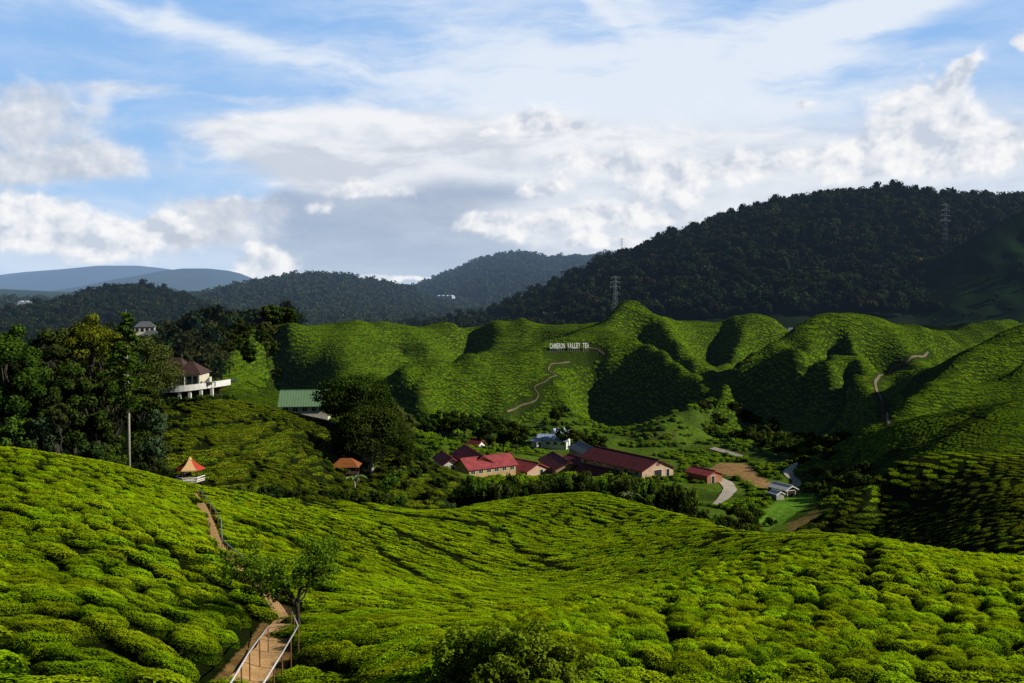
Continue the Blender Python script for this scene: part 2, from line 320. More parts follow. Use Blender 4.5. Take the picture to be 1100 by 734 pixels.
# value noise for small relief
_G = np.random.default_rng(5).random((256, 256))
def vnoise(x, y):
    xi = np.floor(x).astype(int); yi = np.floor(y).astype(int); fx = x - xi; fy = y - yi
    fx = fx * fx * (3 - 2 * fx); fy = fy * fy * (3 - 2 * fy)
    g = lambda a, b: _G[a & 255, b & 255]
    return (g(xi, yi) * (1 - fx) + g(xi + 1, yi) * fx) * (1 - fy) + (g(xi, yi + 1) * (1 - fx) + g(xi + 1, yi + 1) * fx) * fy
def fbm(x, y, o=4, g=.5):
    s = 0; a = 1; n = 0
    for i in range(o):
        s = s + a * vnoise(x * 2 ** i + 17.3 * i, y * 2 ** i + 5.1 * i); n += a; a *= g
    return s / n - .5
# tabulated on a fan grid whose cells grow with distance
NU, NV = 760, 560
UU = np.linspace(-0.95, 0.95, NU); VV = np.linspace(math.log(3.0), math.log(800), NV)
_U, _V = np.meshgrid(UU, VV); _Y = np.exp(_V); _X = _U * _Y
_Z = _h0(_X, _Y)
_Z = _Z + fbm(_X / 22, _Y / 22, 3) * np.clip(_Y / 200, 0, 1) * 2.2 + fbm(_X / 9, _Y / 9, 2) * .5 * np.clip(_Y / 60, .15, 1) * .6
# downslope ribs on the farther hills
_rx = _X / 11 + 1.6 * fbm(_X / 40, _Y / 40, 2); _rib = 1 - np.abs(2 * vnoise(_rx, _Y / 70 + 4) - 1)
_Z = _Z + (_rib - .5) * 1.3 * np.clip((_Y - 300) / 40, 0, 1) * np.clip((_Z + 47) / 10, 0, 1)
def _box(a, r, ax):
    k = np.cumsum(np.concatenate([np.repeat(np.take(a, [0], ax), r + 1, ax), a, np.repeat(np.take(a, [-1], ax), r, ax)], ax), ax)
    n = a.shape[ax]; return (np.take(k, np.arange(2*r+1, 2*r+1+n), ax) - np.take(k, np.arange(n), ax)) / (2*r+1)
# crisper crests and gullies on the farther hills
_B = _box(_box(_box(_box(_Z, 9, 1), 9, 1), 6, 0), 6, 0)
_Z = _Z + (_Z - _B) * np.clip((_Y - 205) / 60, 0, 1) * .66 - 2.6 * np.clip((_Y - 330) / 50, 0, 1)
def H(x, y):
    """ground height"""
    x = np.asarray(x, float); y = np.maximum(np.asarray(y, float), 3.01)
    a = (np.clip(x / y, -.949, .949) - UU[0]) / (UU[1] - UU[0]); b = (np.clip(np.log(y), VV[0], VV[-1] - 1e-6) - VV[0]) / (VV[1] - VV[0])
    i = np.minimum(a.astype(int), NU - 2); j = np.minimum(b.astype(int), NV - 2); a = a - i; b = b - j
    return (_Z[j, i] * (1 - a) + _Z[j, i+1] * a) * (1 - b) + (_Z[j+1, i] * (1 - a) + _Z[j+1, i+1] * a) * b
def ground_at(px, d):
    x = (px - CX) / F * d / CP
    # x/y ratio also depends on the view row a little; use the true row of the ground there
    for _ in range(3):
        z = float(H(x, d)); py = row_of(d, z); x = at(px, py, d)[0]
    return np.array([x, d, float(H(x, d))])
def row_of(d, z):
    t = z / d                                     # = (b*CP - SP)/(CP + b*SP)
    b = (t * CP + SP) / (CP - t * SP)
    return CY - b * F
def px_of(x, y, z):
    b = ((z / y) * CP + SP) / (CP - (z / y) * SP)
    return CX + x / y * (CP + b * SP) * F
# ---------------------------------------------------------------- mesh helpers
def mesh_np(name, V, Fq, mats=(), attr=None, smooth=False, midx=None):
    """V (n,3), Fq (m,k) all faces with the same number of corners"""
    V = np.asarray(V, np.float32); Fq = np.asarray(Fq, np.int32)
    me = bpy.data.meshes.new(name); k = Fq.shape[1]
    me.vertices.add(len(V)); me.vertices.foreach_set('co', V.ravel())
    me.loops.add(Fq.size); me.loops.foreach_set('vertex_index', Fq.ravel())
    me.polygons.add(len(Fq)); me.polygons.foreach_set('loop_start', np.arange(0, Fq.size, k, dtype=np.int32))
    if smooth: me.polygons.foreach_set('use_smooth', np.ones(len(Fq), bool))
    for m in mats: me.materials.append(m)
    if midx is not None: me.polygons.foreach_set('material_index', np.asarray(midx, np.int32))
    for an, av in (attr or {}).items():
        av = np.asarray(av, np.float32)
        if av.ndim == 1:
            a = me.attributes.new(an, 'FLOAT', 'POINT'); a.data.foreach_set('value', av)
        else:
            a = me.attributes.new(an, 'FLOAT_VECTOR', 'POINT'); a.data.foreach_set('vector', av.ravel())
    me.update(calc_edges=True)
    return me
def link(name, data, parent=None, loc=None, rotz=0.0):
    o = bpy.data.objects.new(name, data); COL.objects.link(o)
    if parent: o.parent = parent
    if loc is not None: o.location = tuple(float(c) for c in loc)
    o.rotation_euler[2] = rotz
    return o
def tag(o, label, cat, group=None):
    o['label'] = label; o['category'] = cat
    if group: o['group'] = group
    return o
def thing(name, label, cat, loc=(0, 0, 0), rotz=0.0, group=None):
    return tag(link(name, None, None, loc, rotz), label, cat, group)
class MB:
    """collects boxes, tubes, quads into one mesh"""
    def __init__(s): s.v = []; s.f = []
    def add(s, V, Fs):
        b = len(s.v); s.v += [tuple(map(float, p)) for p in V]; s.f += [tuple(int(i) + b for i in f) for f in Fs]; return s
    def box(s, x0, x1, y0, y1, z0, z1):
        V = [(x, y, z) for z in (z0, z1) for y in (y0, y1) for x in (x0, x1)]
        return s.add(V, [(0,2,3,1),(4,5,7,6),(0,1,5,4),(2,6,7,3),(0,4,6,2),(1,3,7,5)])
    def tube(s, P, R, n=8, cap=True):
        P = [np.asarray(p, float) for p in P]; R = R if hasattr(R, '__len__') else [R] * len(P)
        V = []; Fs = []
        for i, p in enumerate(P):
            d = P[min(i+1, len(P)-1)] - P[max(i-1, 0)]; d = d / (np.linalg.norm(d) + 1e-9)
            a = np.cross(d, [0, 0, 1.0] if abs(d[2]) < .95 else [1.0, 0, 0]); a /= np.linalg.norm(a); b = np.cross(d, a)
            for k in range(n):
                t = 2 * PI * k / n; V.append(p + R[i] * (math.cos(t) * a + math.sin(t) * b))
        for i in range(len(P) - 1):
            for k in range(n):
                Fs.append((i*n+k, i*n+(k+1) % n, (i+1)*n+(k+1) % n, (i+1)*n+k))
        if cap: Fs += [tuple(range(n))[::-1], tuple((len(P)-1)*n + k for k in range(n))]
        return s.add(V, Fs)
    def prism(s, poly, y0, y1):
        """polygon in x,z pulled along y"""
        n = len(poly); V = [(x, y0, z) for x, z in poly] + [(x, y1, z) for x, z in poly]
        return s.add(V, [tuple(range(n)), tuple(range(n, 2*n))[::-1]] + [(i, n+i, n+(i+1) % n, (i+1) % n) for i in range(n)])
    def build(s, name, mat, parent=None, loc=None, rotz=0.0, smooth=False):
        me = bpy.data.meshes.new(name); me.from_pydata(s.v, [], s.f)
        import bmesh
        bm = bmesh.new(); bm.from_mesh(me); bmesh.ops.recalc_face_normals(bm, faces=bm.faces); bm.to_mesh(me); bm.free()
        me.materials.append(mat)
        if smooth: me.polygons.foreach_set('use_smooth', [True] * len(me.polygons))
        return link(name, me, parent, loc, rotz)
# leaf sprays ------------------------------------------------------------------
def leaf_cards(rng, P, N, size, jitter=.6, aspect=.55, fold=.18):
    n = len(P); N = N + rng.normal(0, jitter, (n, 3)); N /= np.linalg.norm(N, axis=1)[:, None] + 1e-9
    r = rng.normal(0, 1, (n, 3)); T = np.cross(N, r); T /= np.linalg.norm(T, axis=1)[:, None] + 1e-9
    B = np.cross(N, T); s = (size * rng.uniform(.6, 1.35, n))[:, None]
    V = np.empty((n, 4, 3))
    V[:, 0] = P - T * s * .5; V[:, 1] = P + B * s * aspect * .5 + N * s * fold; V[:, 2] = P + T * s * .5; V[:, 3] = P - B * s * aspect * .5 + N * s * fold
    return V.reshape(-1, 3)
def quads(n): return np.arange(n * 4).reshape(n, 4)
# ---------------------------------------------------------------- placing on the ground
_HD = np.exp(np.linspace(math.log(8), math.log(790), 5000))
def hit(px, py):
    """first ground point met when looking in a direction"""
    a = (px - CX) / F; b = -(py - CY) / F
    k = _HD / (CP + b * SP); x = a * k; z = (-SP + b * CP) * k
    below = np.nonzero(z < H(x, _HD))[0]
    i = below[0] if len(below) else len(_HD) - 1
    return np.array([x[i], _HD[i], float(H(x[i], _HD[i]))])
def hit_up(px, py, h):
    """ground point below something h metres up that is seen at px, py"""
    a = (px - CX) / F; b = -(py - CY) / F
    k = _HD / (CP + b * SP); x = a * k; z = (-SP + b * CP) * k
    below = np.nonzero(z < H(x, _HD) + h)[0]; i = below[0] if len(below) else len(_HD) - 1
    return np.array([x[i], _HD[i], float(H(x[i], _HD[i]))])
def on_ground(x, y, dz=0.0): return np.array([x, y, float(H(x, y)) + dz])
def poly_mask(x, y, poly):
    """inside a polygon given as (px, d)"""
    u = x / y; v = np.log(y)
    P = [((p - CX) / F / CP, math.log(d)) for p, d in poly]
    c = np.zeros(np.shape(x), bool)
    for i in range(len(P)):
        (x1, y1), (x2, y2) = P[i - 1], P[i]
        with np.errstate(divide='ignore', invalid='ignore'):
            c ^= ((y1 > v) != (y2 > v)) & (u < (x2 - x1) * (v - y1) / (y2 - y1 + 1e-12) + x1)
    return c
def line_dist(x, y, pts):
    d = np.full(np.shape(x), 1e9)
    for (p, q) in zip(pts[:-1], pts[1:]):
        ax, ay, bx, by = p[0], p[1], q[0], q[1]
        t = np.clip(((x - ax) * (bx - ax) + (y - ay) * (by - ay)) / ((bx - ax) ** 2 + (by - ay) ** 2 + 1e-9), 0, 1)
        d = np.minimum(d, np.hypot(x - ax - t * (bx - ax), y - ay - t * (by - ay)))
    return d
def trail(*pp): return [hit(a, b) for a, b in pp]
VALLEY = [(436,300),(465,266),(472,245),(500,205),(560,200),(650,195),(720,186),(790,152),(840,124),(872,158),(905,190),(896,235),(875,262),(862,300),(800,338),(740,372),(600,376),(520,362),(450,345)]
RAVINE = [(470,152),(500,152),(580,170),(640,172),(700,157),(760,138),(790,119),(838,104),(840,126),(790,154),(720,188),(650,197),(560,202),(500,207),(478,176)]
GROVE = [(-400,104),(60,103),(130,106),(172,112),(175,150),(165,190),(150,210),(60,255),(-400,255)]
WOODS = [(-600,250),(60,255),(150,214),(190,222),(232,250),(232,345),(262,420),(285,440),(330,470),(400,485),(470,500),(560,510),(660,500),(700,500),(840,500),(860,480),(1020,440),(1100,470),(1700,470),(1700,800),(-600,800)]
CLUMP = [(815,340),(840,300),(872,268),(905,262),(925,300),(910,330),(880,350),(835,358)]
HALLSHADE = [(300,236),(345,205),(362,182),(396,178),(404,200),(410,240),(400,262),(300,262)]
P_STAIR = trail((207,531),(214,540),(222,556),(228,572),(234,588),(243,600))
P_MID = trail((243,600),(262,615),(283,635),(298,655),(304,670))
P_LOW = trail((304,668),(300,680),(290,700),(276,722),(262,740))
PATH_NEAR = P_STAIR + P_MID[1:] + P_LOW[1:]
GAPS = [trail((407,564),(440,580),(476,594),(524,620)), trail((400,589),(436,611),(473,633),(498,647),(509,667)), trail((542,585),(575,600),(611,615)),
        trail((713,655),(716,680),(720,709),(722,740)), trail((780,572),(763,586),(740,590)), trail((250,560),(330,590),(400,622)), trail((930,590),(938,610),(930,640)), trail((850,655),(930,690),(1010,730))]
HILL_PATHS = [trail((545,444),(560,436),(576,432),(580,425),(572,418),(586,411),(600,405),(588,399),(592,391),(612,390)), trail((955,457),(953,446),(948,436),(944,424),(940,412),(945,404),(957,396),(975,390),(988,384),(997,379)), trail((630,374),(640,376),(650,382))]
ROADS = [trail((769,543),(779,534),(785,526),(780,519),(768,514)), trail((842,534),(846,528),(855,522),(857,517),(848,513),(846,507),(853,500),(858,497)), trail((765,482),(780,486),(800,491))]
# ---------------------------------------------------------------- ground sheet
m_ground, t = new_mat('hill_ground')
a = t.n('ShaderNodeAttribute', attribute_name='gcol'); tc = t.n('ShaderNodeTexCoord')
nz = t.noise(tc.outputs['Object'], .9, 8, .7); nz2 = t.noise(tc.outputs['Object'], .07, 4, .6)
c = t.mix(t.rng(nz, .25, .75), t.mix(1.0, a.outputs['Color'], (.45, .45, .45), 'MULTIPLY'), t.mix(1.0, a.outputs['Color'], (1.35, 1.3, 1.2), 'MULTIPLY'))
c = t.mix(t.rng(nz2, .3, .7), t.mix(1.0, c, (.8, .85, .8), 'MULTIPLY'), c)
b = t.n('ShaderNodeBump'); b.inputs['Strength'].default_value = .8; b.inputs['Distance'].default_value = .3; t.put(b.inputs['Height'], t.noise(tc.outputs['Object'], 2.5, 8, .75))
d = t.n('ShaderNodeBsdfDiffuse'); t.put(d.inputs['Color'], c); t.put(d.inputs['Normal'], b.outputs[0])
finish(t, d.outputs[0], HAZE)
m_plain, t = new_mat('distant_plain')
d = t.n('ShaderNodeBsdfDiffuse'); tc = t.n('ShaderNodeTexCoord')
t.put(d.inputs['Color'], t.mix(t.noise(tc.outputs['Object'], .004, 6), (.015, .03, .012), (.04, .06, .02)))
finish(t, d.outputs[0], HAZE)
GV = np.stack([_X, _Y, _Z], -1).reshape(-1, 3)
_i = np.arange(NU * NV).reshape(NV, NU)
GF = np.stack([_i[:-1, :-1], _i[:-1, 1:], _i[1:, 1:], _i[1:, :-1]], -1).reshape(-1, 4)
gcol = np.tile(np.array([.016, .024, .006]), (len(GV), 1))
# colours of what grows or lies on the ground, vertex by vertex
_x, _y = GV[:, 0], GV[:, 1]
v = poly_mask(_x, _y, VALLEY); n = fbm(_x / 14, _y / 14, 3)
gcol[v] = (.105, .175, .018)
gcol[v & (n > .08)] = (.065, .110, .014)
def paint(px_d, col): gcol[poly_mask(_x, _y, px_d)] = col
def paint_px(pts, col):
    h_ = [hit(a, b) for a, b in pts]; gcol[poly_mask(_x, _y, [(px_of(*p), p[1]) for p in h_])] = col
paint_px([(760,505),(772,498),(800,498),(812,503),(815,511),(833,521),(830,527),(815,524),(800,515),(780,510)], (.42, .25, .11))
paint_px([(815,560),(835,540),(855,528),(880,530),(868,545),(845,560),(825,572)], (.16, .33, .03))
paint_px([(828,578),(850,562),(880,546),(885,552),(850,572)], (.24, .17, .06))
paint_px([(660,466),(690,464),(730,470),(700,474)], (.14, .12, .045))
for p in GAPS: gcol[line_dist(_x, _y, p) < .5] = (.018, .020, .006)
gcol[line_dist(_x, _y, P_LOW) < .85] = (.30, .175, .065)
gcol[line_dist(_x, _y, P_STAIR + P_MID[1:]) < .6] = (.10, .065, .03)
for p in HILL_PATHS: gcol[line_dist(_x, _y, p) < 1.6] = (.10, .08, .045)
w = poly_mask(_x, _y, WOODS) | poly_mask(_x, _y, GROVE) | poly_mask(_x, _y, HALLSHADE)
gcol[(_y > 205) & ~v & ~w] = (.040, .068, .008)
gcol[w] = (.010, .017, .006)  # forest floor; HALLSHADE ground has the trees' shade put into its colour
hillside = poly_mask(_x, _y, [(222,352),(245,330),(275,322),(285,350),(272,385),(240,372)])
gcol[hillside] = (.05, .10, .018)
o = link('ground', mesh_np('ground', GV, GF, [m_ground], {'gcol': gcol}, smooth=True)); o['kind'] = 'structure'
# wide plain that carries the ground on to the horizon
mb = MB(); ring = [(r * math.sin(k * PI / 24), r * math.cos(k * PI / 24), -95.0) for r in (60000.0,) for k in range(48)]
mb.add(ring, [tuple(range(48))]); o = mb.build('plain', m_plain); o['kind'] = 'structure'
# ---------------------------------------------------------------- tea
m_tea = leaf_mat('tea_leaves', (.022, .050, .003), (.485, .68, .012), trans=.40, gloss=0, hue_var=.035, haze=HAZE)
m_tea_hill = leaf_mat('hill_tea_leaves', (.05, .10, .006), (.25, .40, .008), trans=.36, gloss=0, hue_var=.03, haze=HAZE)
def bush_mesh(name, rng, nleaf, size, lump=.16, mat=None):
    # cushion: plucked flat on top, steep at the sides
    ph = rng.uniform(0, 2 * PI, 6)
    def edge(a): return 1 + lump * (.6 * np.sin(2 * a + ph[0]) + .5 * np.sin(3 * a + ph[1]) + .4 * np.sin(5 * a + ph[2]))
    def top(x, y): return 1 + .10 * np.sin(3.1 * x + ph[3]) * np.sin(3.7 * y + ph[4]) + .07 * np.sin(7 * x + ph[5]) * np.sin(6 * y + ph[0])
    def surf(r, a, k=1.0):
        e = edge(a); x = r * np.cos(a) * e; y = r * np.sin(a) * e
        z = np.sqrt(np.clip(1 - r ** 5.5, 0, 1)) * top(x, y)
        return np.stack([x * k, y * k, z * k], -1)
    na, nr = 10, 4
    A = np.linspace(0, 2 * PI, na, endpoint=False); R = np.array([0.02, .45, .8, .97, 1.0])
    dome = np.concatenate([surf(np.full(na, r), A, .93) for r in R]); dome[-na:, 2] = -.5
    df = np.array([(i*na+k, i*na+(k+1) % na, (i+1)*na+(k+1) % na, (i+1)*na+k) for i in range(len(R)-1) for k in range(na)])
    n1 = int(nleaf * .62); r = np.concatenate([np.sqrt(rng.uniform(0, 1, n1)), 1 - rng.uniform(0, 1, nleaf - n1) ** 2 * .12]); a = rng.uniform(0, 2 * PI, nleaf)
    P = surf(r, a); side = r > .93
    P[side, 2] *= rng.uniform(.05, 1.0, side.sum())
    out = np.stack([np.cos(a) * r ** 3 * 1.2, np.sin(a) * r ** 3 * 1.2, np.full(nleaf, .75)], -1); out[:, 2] += .5 * (r < .8)
    P += out * rng.normal(0, .025, nleaf)[:, None]
    V = leaf_cards(rng, P, out, size, .32)
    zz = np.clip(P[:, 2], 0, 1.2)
    lc = np.clip(.03 + .84 * zz ** 3.2 + rng.normal(0, .17, nleaf), 0, 1)  # paler fresh flush on top; flanks coloured darker to paint shade into the seams
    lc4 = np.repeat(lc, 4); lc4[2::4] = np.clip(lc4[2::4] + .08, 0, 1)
    return mesh_np(name, np.concatenate([dome, V]), np.concatenate([df, quads(nleaf) + len(dome)]), [mat or m_tea], {'lc': np.concatenate([np.zeros(len(dome)), lc4])})
def proto_collection(name, meshes):
    c = bpy.data.collections.new(name)
    for i, m in enumerate(meshes):
        o = bpy.data.objects.new('%s_%02d' % (name, i), m); c.objects.link(o)
    return c
def scatter(name, pts, rot, scl, idx, coll):
    """one object that carries thousands of plants on its points"""
    me = bpy.data.meshes.new(name); me.vertices.add(len(pts)); me.vertices.foreach_set('co', np.asarray(pts, np.float32).ravel())
    for an, av in (('rot', rot), ('scl', scl)):
        a = me.attributes.new(an, 'FLOAT_VECTOR', 'POINT'); a.data.foreach_set('vector', np.asarray(av, np.float32).ravel())
    a = me.attributes.new('idx', 'INT', 'POINT'); a.data.foreach_set('value', np.asarray(idx, np.int32))
    o = link(name, me); o['kind'] = 'stuff'
    g = bpy.data.node_groups.new(name + '_scatter', 'GeometryNodeTree')
    g.interface.new_socket('Geometry', in_out='INPUT', socket_type='NodeSocketGeometry'); g.interface.new_socket('Geometry', in_out='OUTPUT', socket_type='NodeSocketGeometry')
    N = g.nodes; gi = N.new('NodeGroupInput'); go = N.new('NodeGroupOutput'); ip = N.new('GeometryNodeInstanceOnPoints'); ci = N.new('GeometryNodeCollectionInfo')
    ci.inputs['Collection'].default_value = coll; ci.inputs['Separate Children'].default_value = True; ci.inputs['Reset Children'].default_value = True
    def attr(n, ty):
        x = N.new('GeometryNodeInputNamedAttribute'); x.data_type = ty; x.inputs['Name'].default_value = n; return x.outputs['Attribute']
    k = g.links.new; k(gi.outputs[0], ip.inputs['Points']); k(ci.outputs[0], ip.inputs['Instance']); ip.inputs['Pick Instance'].default_value = True
    k(attr('idx', 'INT'), ip.inputs['Instance Index'])
    er = N.new('FunctionNodeEulerToRotation'); k(attr('rot', 'FLOAT_VECTOR'), er.inputs[0]); k(er.outputs[0], ip.inputs['Rotation']); k(attr('scl', 'FLOAT_VECTOR'), ip.inputs['Scale'])
    k(ip.outputs[0], go.inputs[0])
    md = o.modifiers.new('scatter', 'NODES'); md.node_group = g
    return o
rg = np.random.default_rng(3)
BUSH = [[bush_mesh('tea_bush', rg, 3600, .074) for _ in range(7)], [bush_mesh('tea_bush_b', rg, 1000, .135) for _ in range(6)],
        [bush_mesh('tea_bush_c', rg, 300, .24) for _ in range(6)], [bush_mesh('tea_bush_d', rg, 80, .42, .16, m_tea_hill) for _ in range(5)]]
m_tea_olive_shade = leaf_mat('olive_shade_tea_leaves', (.022, .040, .006), (.27, .345, .012), trans=.34, gloss=0, hue_var=.05, haze=HAZE)  # olive tea of the left slope, also the painted shade of the right mound
DARKB = [bush_mesh('tea_bush_e', rg, 300, .24, .2, m_tea_olive_shade) for _ in range(6)]
def candidates(d0, d1, sx, sy, jx, jy, warp):
    X, Y = np.meshgrid(np.arange(-.66 * d1, .66 * d1, sx), np.arange(d0 - 8, d1 + 8, sy))
    X = X + (np.arange(X.shape[0])[:, None] % 2) * sx * .5
    X = X + rg.uniform(-jx, jx, X.shape) * sx; Y = Y + rg.uniform(-jy, jy, X.shape) * sy
    wx = fbm(X / 30, Y / 30, 2) * warp; wy = fbm(X / 26 + 9, Y / 26 + 3, 2) * warp
    X = (X + wx).ravel(); Y = (Y + wy).ravel()
    ok = (Y > d0) & (Y < d1) & (np.abs(X) < .64 * Y + 2)
    return X[ok], Y[ok]
def grad(x, y, e=1.5):
    return (H(x + e, y) - H(x - e, y)) / (2 * e), (H(x, y + e) - H(x, y - e)) / (2 * e)
def is_tea(x, y):
    ok = np.ones(len(x), bool)
    for poly in (VALLEY, RAVINE, GROVE, WOODS, HALLSHADE): ok &= ~poly_mask(x, y, poly)
    for p in GAPS: ok &= line_dist(x, y, p) > np.clip(y / 90, .34, .8)
    ok &= (line_dist(x, y, P_STAIR + P_MID[1:]) > .72) & (line_dist(x, y, P_LOW) > 1.12)
    for p in HILL_PATHS: ok &= line_dist(x, y, p) > 1.9
    for (cx, cy, r) in CLEAR: ok &= np.hypot(x - cx, y - cy) > r
    zz_ = H(x, y); ok &= ~((y > 205) & (((zz_ + 1.5 * fbm(x / 25, y / 25, 2)) % 2.3) < .22))
    ok &= ~((y > 118) & (y < 222) & (x < 0) & (((zz_ + .8 * fbm(x / 12, y / 12, 2)) % 1.15) < .24))
    ok &= rg.random(len(x)) > .025
    return ok
_gz = hit(203, 522); _sg = hit(611.5, 379); CLEAR = [(_gz[0], _gz[1] + 1.2, 2.6)] + [(_sg[0] + q, _sg[1] + q * .27 - 1.2, 2.6) for q in (-9, -7, -5, -3, -1, 1, 3, 5, 7, 9)]
TEA = []
for (d0, d1, sx, sy, jx, jy, warp) in ((17, 205, 1.85, 1.10, .30, .17, 16), (205, 500, 1.12, 1.02, .24, .24, 8)):
    x, y = candidates(d0, d1, sx, sy, jx, jy, warp)
    if d0 < 100:   # rounder, separate bushes on the near right shoulder
        lump = lambda x, y: (x / y > .0 + .10 * fbm(x / 9, y / 9, 2)) & (y < 78 - 40 * np.clip(.14 - x / y, 0, .14) / .14 + 16 * fbm(x / 14, y / 14, 2))
        k = ~lump(x, y); x2, y2 = candidates(17, 92, 1.20, 1.22, .27, .27, 9); k2 = lump(x2, y2); x = np.r_[x[k], x2[k2]]; y = np.r_[y[k], y2[k2]]
    k = is_tea(x, y); x, y = x[k], y[k]
    gx, gy = grad(x, y, 2.0); g = np.hypot(gx, gy) + 1e-6
    n = len(x)
    # long axis along the contour, but never far from the rows
    ang = np.arctan2(-gx, np.where(np.abs(gy) < .02, .02, gy)); ang = np.clip(np.where(ang > PI/2, ang - PI, np.where(ang < -PI/2, ang + PI, ang)), -.75, .75) + rg.normal(0, .14, n)
    slope = np.arctan(g) * .8 * np.sign(gy + 1e-9)
    a = np.clip(rg.lognormal(.02, .26, n), .6, 1.65) * sx * (.61 if d0 < 100 else .68); b = rg.uniform(.92, 1.12, n) * sy * (.575 if d0 < 100 else .68); hgt = rg.uniform(.38, .54, n) * (1 if d0 < 100 else .33)
    big = fbm(x / 12, y / 12, 2); hgt *= 1 + .35 * big
    TEA.append(np.stack([x, y, H(x, y) - .12, slope, ang, a, b, hgt], 1))
TEA = np.concatenate(TEA)
bw = (TEA[:, 1] > 68) & (TEA[:, 1] < 175) & (TEA[:, 0] / TEA[:, 1] > -.22); TEA[bw, 7] *= .78; TEA[bw, 5] *= 1.06; TEA[bw, 6] *= 1.06
# rounder, lumpier bushes on the near right
rr = lump(TEA[:, 0], TEA[:, 1]); nr = rr.sum(); TEA[rr, 5] = 1.20 * rg.uniform(.46, .68, nr); TEA[rr, 6] = 1.22 * rg.uniform(.46, .61, nr); TEA[rr, 7] = rg.uniform(.46, .68, nr); TEA[rr, 4] = rg.uniform(-1.5, 1.5, nr)
dm = (to_px(TEA[:, 0], TEA[:, 1]) > 850) & (TEA[:, 1] > 96) & (TEA[:, 1] < 175); TEA[dm, 7] *= .52
def tea_px(T): return CX + T[:, 0] / T[:, 1] * F, CY - ((T[:, 2] / T[:, 1]) * CP + SP) / (CP - (T[:, 2] / T[:, 1]) * SP) * F
px, py = tea_px(TEA)
near = np.nonzero((px > -8) & (px < 1108) & (py < 742))[0]
near = near[np.argsort(TEA[near, 1])][:300]
for i in near:
    x, y, z, sl, an, a, b, h = TEA[i]
    o = link('tea_bush', BUSH[0][int(rg.integers(7))], None, (x, y, z)); o.rotation_euler = (sl, 0, an); o.scale = (a, b, h)
    tag(o, 'clipped cushion of a tea bush with small bright green leaves on the nearest slope', 'tea bush', 'tea bushes nearest the camera')
rest = np.ones(len(TEA), bool); rest[near] = False
darkened = (TEA[:, 1] > 116) & (TEA[:, 1] < 222) & (to_px(TEA[:, 0], TEA[:, 1]) < 500 - 900 * np.clip((165 - TEA[:, 1]) / 165, 0, 1)) & (TEA[:, 2] > -46)
darkened |= dm & (TEA[:, 1] > 103) & (TEA[:, 1] < 144)  # mound front gets the darker leaf: its shade is put into the colour
TEA[darkened, 7] *= 1.25
for nm, lo, hi, lv in (('tea_rows', 0, 85, 1), ('tea_rows', 85, 205, 2), ('hill_tea', 205, 600, 3)):
    T = TEA[rest & (TEA[:, 1] >= lo) & (TEA[:, 1] < hi)]
    if lv == 2: T = TEA[rest & ~darkened & (TEA[:, 1] >= lo) & (TEA[:, 1] < hi)]
    if lv == 3: T = TEA[rest & ~darkened & (TEA[:, 1] >= lo) & (TEA[:, 1] < hi)]
    if lv == 3:   # leave out what lies far behind a crest
        keep = np.ones(len(T), bool)
        for f in (.80, .86, .90, .94, .97): keep &= H(T[:, 0] * f, T[:, 1] * f) < T[:, 2] * f + 8
        T = T[keep]
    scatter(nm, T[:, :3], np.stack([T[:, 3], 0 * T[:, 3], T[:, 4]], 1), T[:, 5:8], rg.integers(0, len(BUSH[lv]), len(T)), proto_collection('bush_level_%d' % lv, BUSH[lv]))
    print('TEA', nm, len(T))
T = TEA[rest & darkened]; scatter('olive_shade_tea_rows', T[:, :3], np.stack([T[:, 3], 0 * T[:, 3], T[:, 4]], 1), T[:, 5:8] * (.95, .92, 1), rg.integers(0, 6, len(T)), proto_collection('olive_shade_bush', DARKB))
print('darkened', len(T))
print('near max d', TEA[near, 1].max())
# ---------------------------------------------------------------- forested ridges and far mountains
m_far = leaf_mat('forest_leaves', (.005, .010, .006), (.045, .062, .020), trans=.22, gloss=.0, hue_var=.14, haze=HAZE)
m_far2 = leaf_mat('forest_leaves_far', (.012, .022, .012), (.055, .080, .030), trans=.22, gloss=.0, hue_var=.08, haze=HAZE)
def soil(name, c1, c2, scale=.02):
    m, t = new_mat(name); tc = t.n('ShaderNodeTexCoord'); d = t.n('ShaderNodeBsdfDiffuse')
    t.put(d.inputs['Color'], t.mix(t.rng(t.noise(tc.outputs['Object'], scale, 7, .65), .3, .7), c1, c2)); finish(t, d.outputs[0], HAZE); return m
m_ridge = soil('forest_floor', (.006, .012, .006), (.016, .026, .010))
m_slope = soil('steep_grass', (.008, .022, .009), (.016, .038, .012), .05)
_hz = HAZE; HAZE = 11500.0; m_mount = soil('far_mountain', (.03, .06, .05), (.06, .09, .06), .0012); HAZE = _hz
